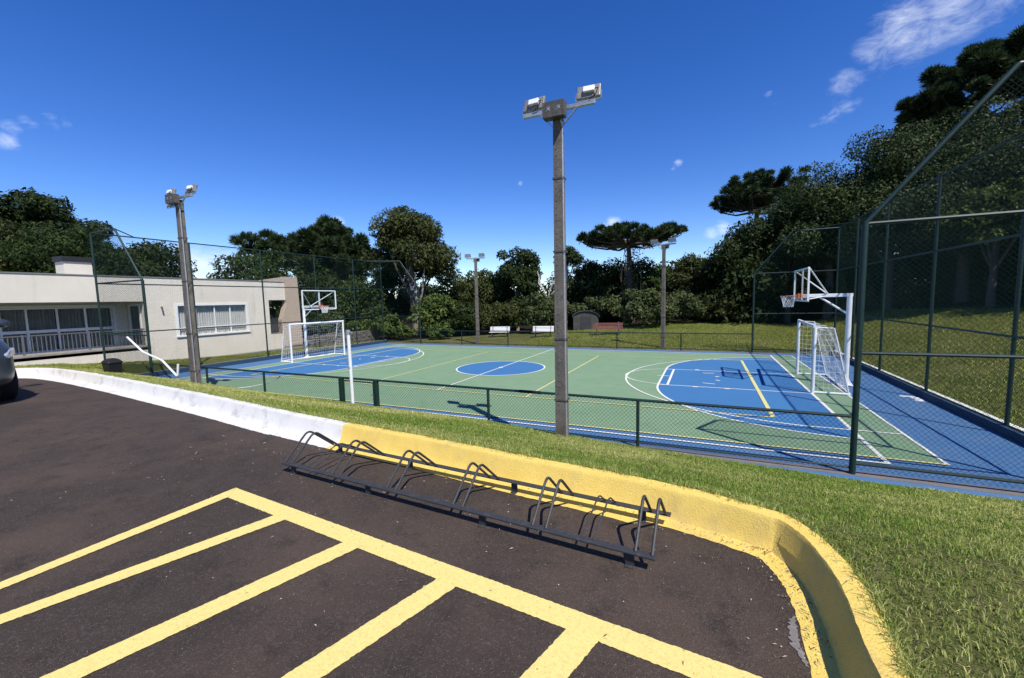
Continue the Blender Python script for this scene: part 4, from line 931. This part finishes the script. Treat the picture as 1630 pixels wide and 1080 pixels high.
tree('dark understory tree under the right edge of the wood',25.0,20.0,6.6,3.3,1.2,'leaf_dark',35,size=.24,dens=1.2)
tree('tall tree beyond the right edge of the hill wood',27.5,11.5,12.4,4.6,2.4,'leaf_olive',36,size=.26,dens=1.0,trunk=.28,clumps=40)
tree('olive hill tree showing through the upper cage mesh',21.3,15.6,8.4,2.3,4.4,'leaf_bright',37,size=.22,dens=1.0)

# araucarias: whorled limbs ending in spiky tufts
def spikes(c,r,n,rng):
    v=rng.normal(size=(n,3)); v[:,2]=np.where(v[:,2]<-.5,-v[:,2],v[:,2])*.85; v/=np.linalg.norm(v,axis=1,keepdims=True)
    s=np.array(c)+v*r*rng.uniform(.05,.55,n)[:,None]; e=np.array(c)+v*r*rng.uniform(.72,1.02,n)[:,None]+np.array([0,0,.06*r])
    a=np.cross(v,rng.normal(size=(n,3))); a/=np.linalg.norm(a,axis=1,keepdims=True); w=min(r*.062,.034)
    return np.stack([s-a*w*.6,s+a*w*.6,(s+e)/2+a*w,e,(s+e)/2-a*w],1).reshape(-1,3)
def araucaria(label,x,y,zg,trunk_top,limbs,seed,tr=.3,ntuft=4,tuft=.75,nsp=95,lean=(0,0),vines=0,start=.5):
    rng=np.random.default_rng(seed); t=thing('araucaria_tree',label,'tree',(x,y,zg),0,'araucarias')
    tk=MB(); T_=lambda z:Vector((lean[0]*z/trunk_top,lean[1]*z/trunk_top,z))
    tk.tube([T_(trunk_top*i/6)+Vector((rng.uniform(-.06,.06),rng.uniform(-.06,.06),-.3 if i==0 else 0)) for i in range(7)],[tr*(1.15-.11*i) for i in range(7)],10)
    tk.build('trunk','bark',t,True)
    br=MB(); VV=[];TT=[]
    for az,ln,z0,dz in limbs:
        s=T_(z0); d=Vector((math.cos(az),math.sin(az),0)); e=s+d*ln+Vector((0,0,dz)); m1=s+d*ln*.45+Vector((0,0,-.06*ln+dz*.15)); m2=s+d*ln*.8+Vector((0,0,dz*.45-.03*ln))
        br.tube([s,m1,m2,e],[.10+.012*ln,.085,.06,.03],6)
        for k in range(ntuft+int(ln)):
            u=start+(1-start)*(k+rng.uniform(0,1))/(ntuft+int(ln)); 
            p=(s.lerp(m1,u/.45) if u<.45 else m1.lerp(m2,(u-.45)/.35) if u<.8 else m2.lerp(e,(u-.8)/.2))
            side=Vector((-d.y,d.x,0))*rng.uniform(-1,1)*.22*ln*(u); q=p+side+Vector((0,0,rng.uniform(.1,.5)))
            br.tube([p,q],[.03,.02],4,False)
            rt=tuft*rng.uniform(.7,1.2); sp=spikes(q,rt,int(nsp*2.3),rng); VV.append(sp); TT.append(np.clip(np.repeat(rng.beta(2,2.4,int(nsp*2.3)),5)*.8+rng.uniform(-.1,.25),0,1))
    br.build('limbs','bark',t,True)
    V=np.concatenate(VV); n=len(V)//5; i=np.arange(n)*5; Q=np.concatenate([np.stack([i,i+1,i+2],-1),np.stack([i,i+2,i+4],-1),np.stack([i+4,i+2,i+3],-1)])
    npmesh('crown',V,Q,'needle',np.concatenate(TT),t)
    if vines:
        vm=MB(); rn=random.Random(seed); LV=[];
        for k in range(vines):
            a=rn.uniform(0,6.28); rr=rn.uniform(.15,.9); z=trunk_top*rn.uniform(.35,.98); L=rn.uniform(1.5,5.0); 
            vm.tube([(rr*math.cos(a)+rn.uniform(-.1,.1),rr*math.sin(a),max(z-L*j/4,.1)) for j in range(5)],.018,4,False)
        vm.build('hanging_vines','bark',t)
        c=rng.normal(size=(900,3))*np.array([.38,.38,1]); c[:,2]=rng.uniform(.5,trunk_top*.97,900); c[:,:2]*=np.where(c[:,2:]<2.8,1.2,.8); nn=rng.normal(size=(900,3)); nn/=np.linalg.norm(nn,axis=1,keepdims=True)
        V,Q=leaves(c,nn,np.full(900,.17),rng); npmesh('ivy','%s'%V if False else V,Q,'leaf_olive',np.repeat(rng.random(900),4),t) if False else npmesh('ivy',V,Q,'leaf_olive',np.repeat(rng.random(900),4),t)
    return t
rn=random.Random(21)
# flat umbrella in the middle
araucaria('flat-topped araucaria with vines on its trunk behind the red-brown bench',2.0,20.6,.6,6.8,[(i*2*math.pi/15+rn.uniform(-.1,.1),rn.uniform(3.2,4.5),6.5+rn.uniform(-.1,.3),rn.uniform(.2,.6)) for i in range(15)]+[(i*2*math.pi/7+.3,rn.uniform(1.2,2.4),6.7,rn.uniform(.5,.95)) for i in range(7)],41,.32,4,.55,70,(-.25,0),vines=26)
# round-topped one at the right
araucaria('round-topped araucaria with bare curved limbs left of the hill wood',12.0,32.4,.5,12.0,[(i*2*math.pi/14,rn.uniform(3.2,4.5),10.3+rn.uniform(-.5,.4),rn.uniform(1.0,1.9)) for i in range(14)]+[(i*2*math.pi/9+.2,rn.uniform(1.8,3.0),11.5,rn.uniform(1.2,1.8)) for i in range(9)]+[(i*2*math.pi/5,rn.uniform(.5,1),11.9,1.4) for i in range(5)],42,.34,4,.66,80,start=.5)
# wide one behind the farther goal
lm=[]
for z,n,lo,hi in ((5.2,7,3.0,4.4),(6.3,9,3.2,5.0),(7.3,10,3.0,4.6),(8.2,9,2.4,3.6),(9.2,7,1.2,2.0),(10.0,5,.4,.8)):
    for i in range(n): lm.append((i*2*math.pi/n+rn.uniform(-.2,.2),rn.uniform(lo,hi),z,rn.uniform(.5,1.2)))
for a,ln,z in ((3.75,8.3,7.6),(3.9,7.2,8.0),(3.6,7.6,6.6),(3.85,6.0,8.4),(3.55,5.4,7.9)): lm.append((a,ln,z,1.2))
araucaria('wide araucaria with long left limbs behind the farther goal',-25.2,14.8,-.4,10.4,lm,43,.38,4,.80,105)
# big one at the upper right
lm=[]
for z,n,lo,hi in ((14.8,11,5.0,7.4),(16.6,12,5.4,8.0),(18.4,12,5.0,7.6),(20.2,11,4.2,6.4),(21.8,9,2.8,4.8),(22.9,6,.8,2.0)):
    for i in range(n): lm.append((i*2*math.pi/n+rn.uniform(-.2,.2),rn.uniform(lo,hi),z,rn.uniform(.6,1.6)))
araucaria('huge dark araucaria towering over the hill wood at upper right',30.8,40.2,.2,23.2,lm,45,.55,7,.92,150)

# dead bleached tree near the middle pole
t=thing('dead_tree','bleached bare tree with crooked branches left of the middle pole','tree',(-4.3,17.6,.2))
q=MB(); q.tube([(.3,0,-.2),(.25,0,1.4),(.05,0,2.2),(.15,0,3.0)],[.10,.09,.08,.07],7); q.build('trunk','deadwood',t,True)
q=MB(); q.tube([(.1,0,2.4),(-.25,-.1,3.3),(-.7,-.1,3.9),(-.65,-.1,4.4),(-.8,-.1,4.9)],[.08,.075,.07,.05,.03],7); q.tube([(.05,0,2.5),(.35,-.1,2.9),(.75,-.1,3.3)],[.075,.07,.05],7); q.tube([(.15,0,3.0),(.5,-.1,3.9),(.45,-.1,4.8)],[.06,.045,.025],6); q.build('branch','deadwood',t,True)

# far-off wood that closes the view behind the trees
rng=np.random.default_rng(77); Cc=[];Nn=[];Tt=[];Sz=[]
for k in range(95):
    u=k/94
    if k<48: x=-46+62*(k/47); y=27+4*math.sin(k*.7)+ (8 if x<-20 else 0)-abs(x+18)*.05; hgt=4.6+1.0*math.sin(k*1.3)
    elif k<78: x=14+24*((k-48)/29); y=30-((k-48)/29)*12; hgt=7.0
    else: x=30+3*math.sin(k); y=18-((k-78)/16)*24; hgt=8.0
    if -36<x<-22 and y<30: y=30
    c,n,tn,sz,_,_=crown_pts((x,y,hgt*.5+zz(x,y)-.4),2.6,hgt*.55,10,1500,.36,rng,(.4,.65)); Cc.append(c);Nn.append(n);Tt.append(tn*.7);Sz.append(sz)
V,Q=leaves(np.concatenate(Cc),np.concatenate(Nn),np.concatenate(Sz),rng); npmesh('woods',V,Q,'leaf_dark',np.repeat(np.concatenate(Tt),4),kind='stuff'); D.objects['woods']['label']='dark far-off wood closing the view behind the trees'
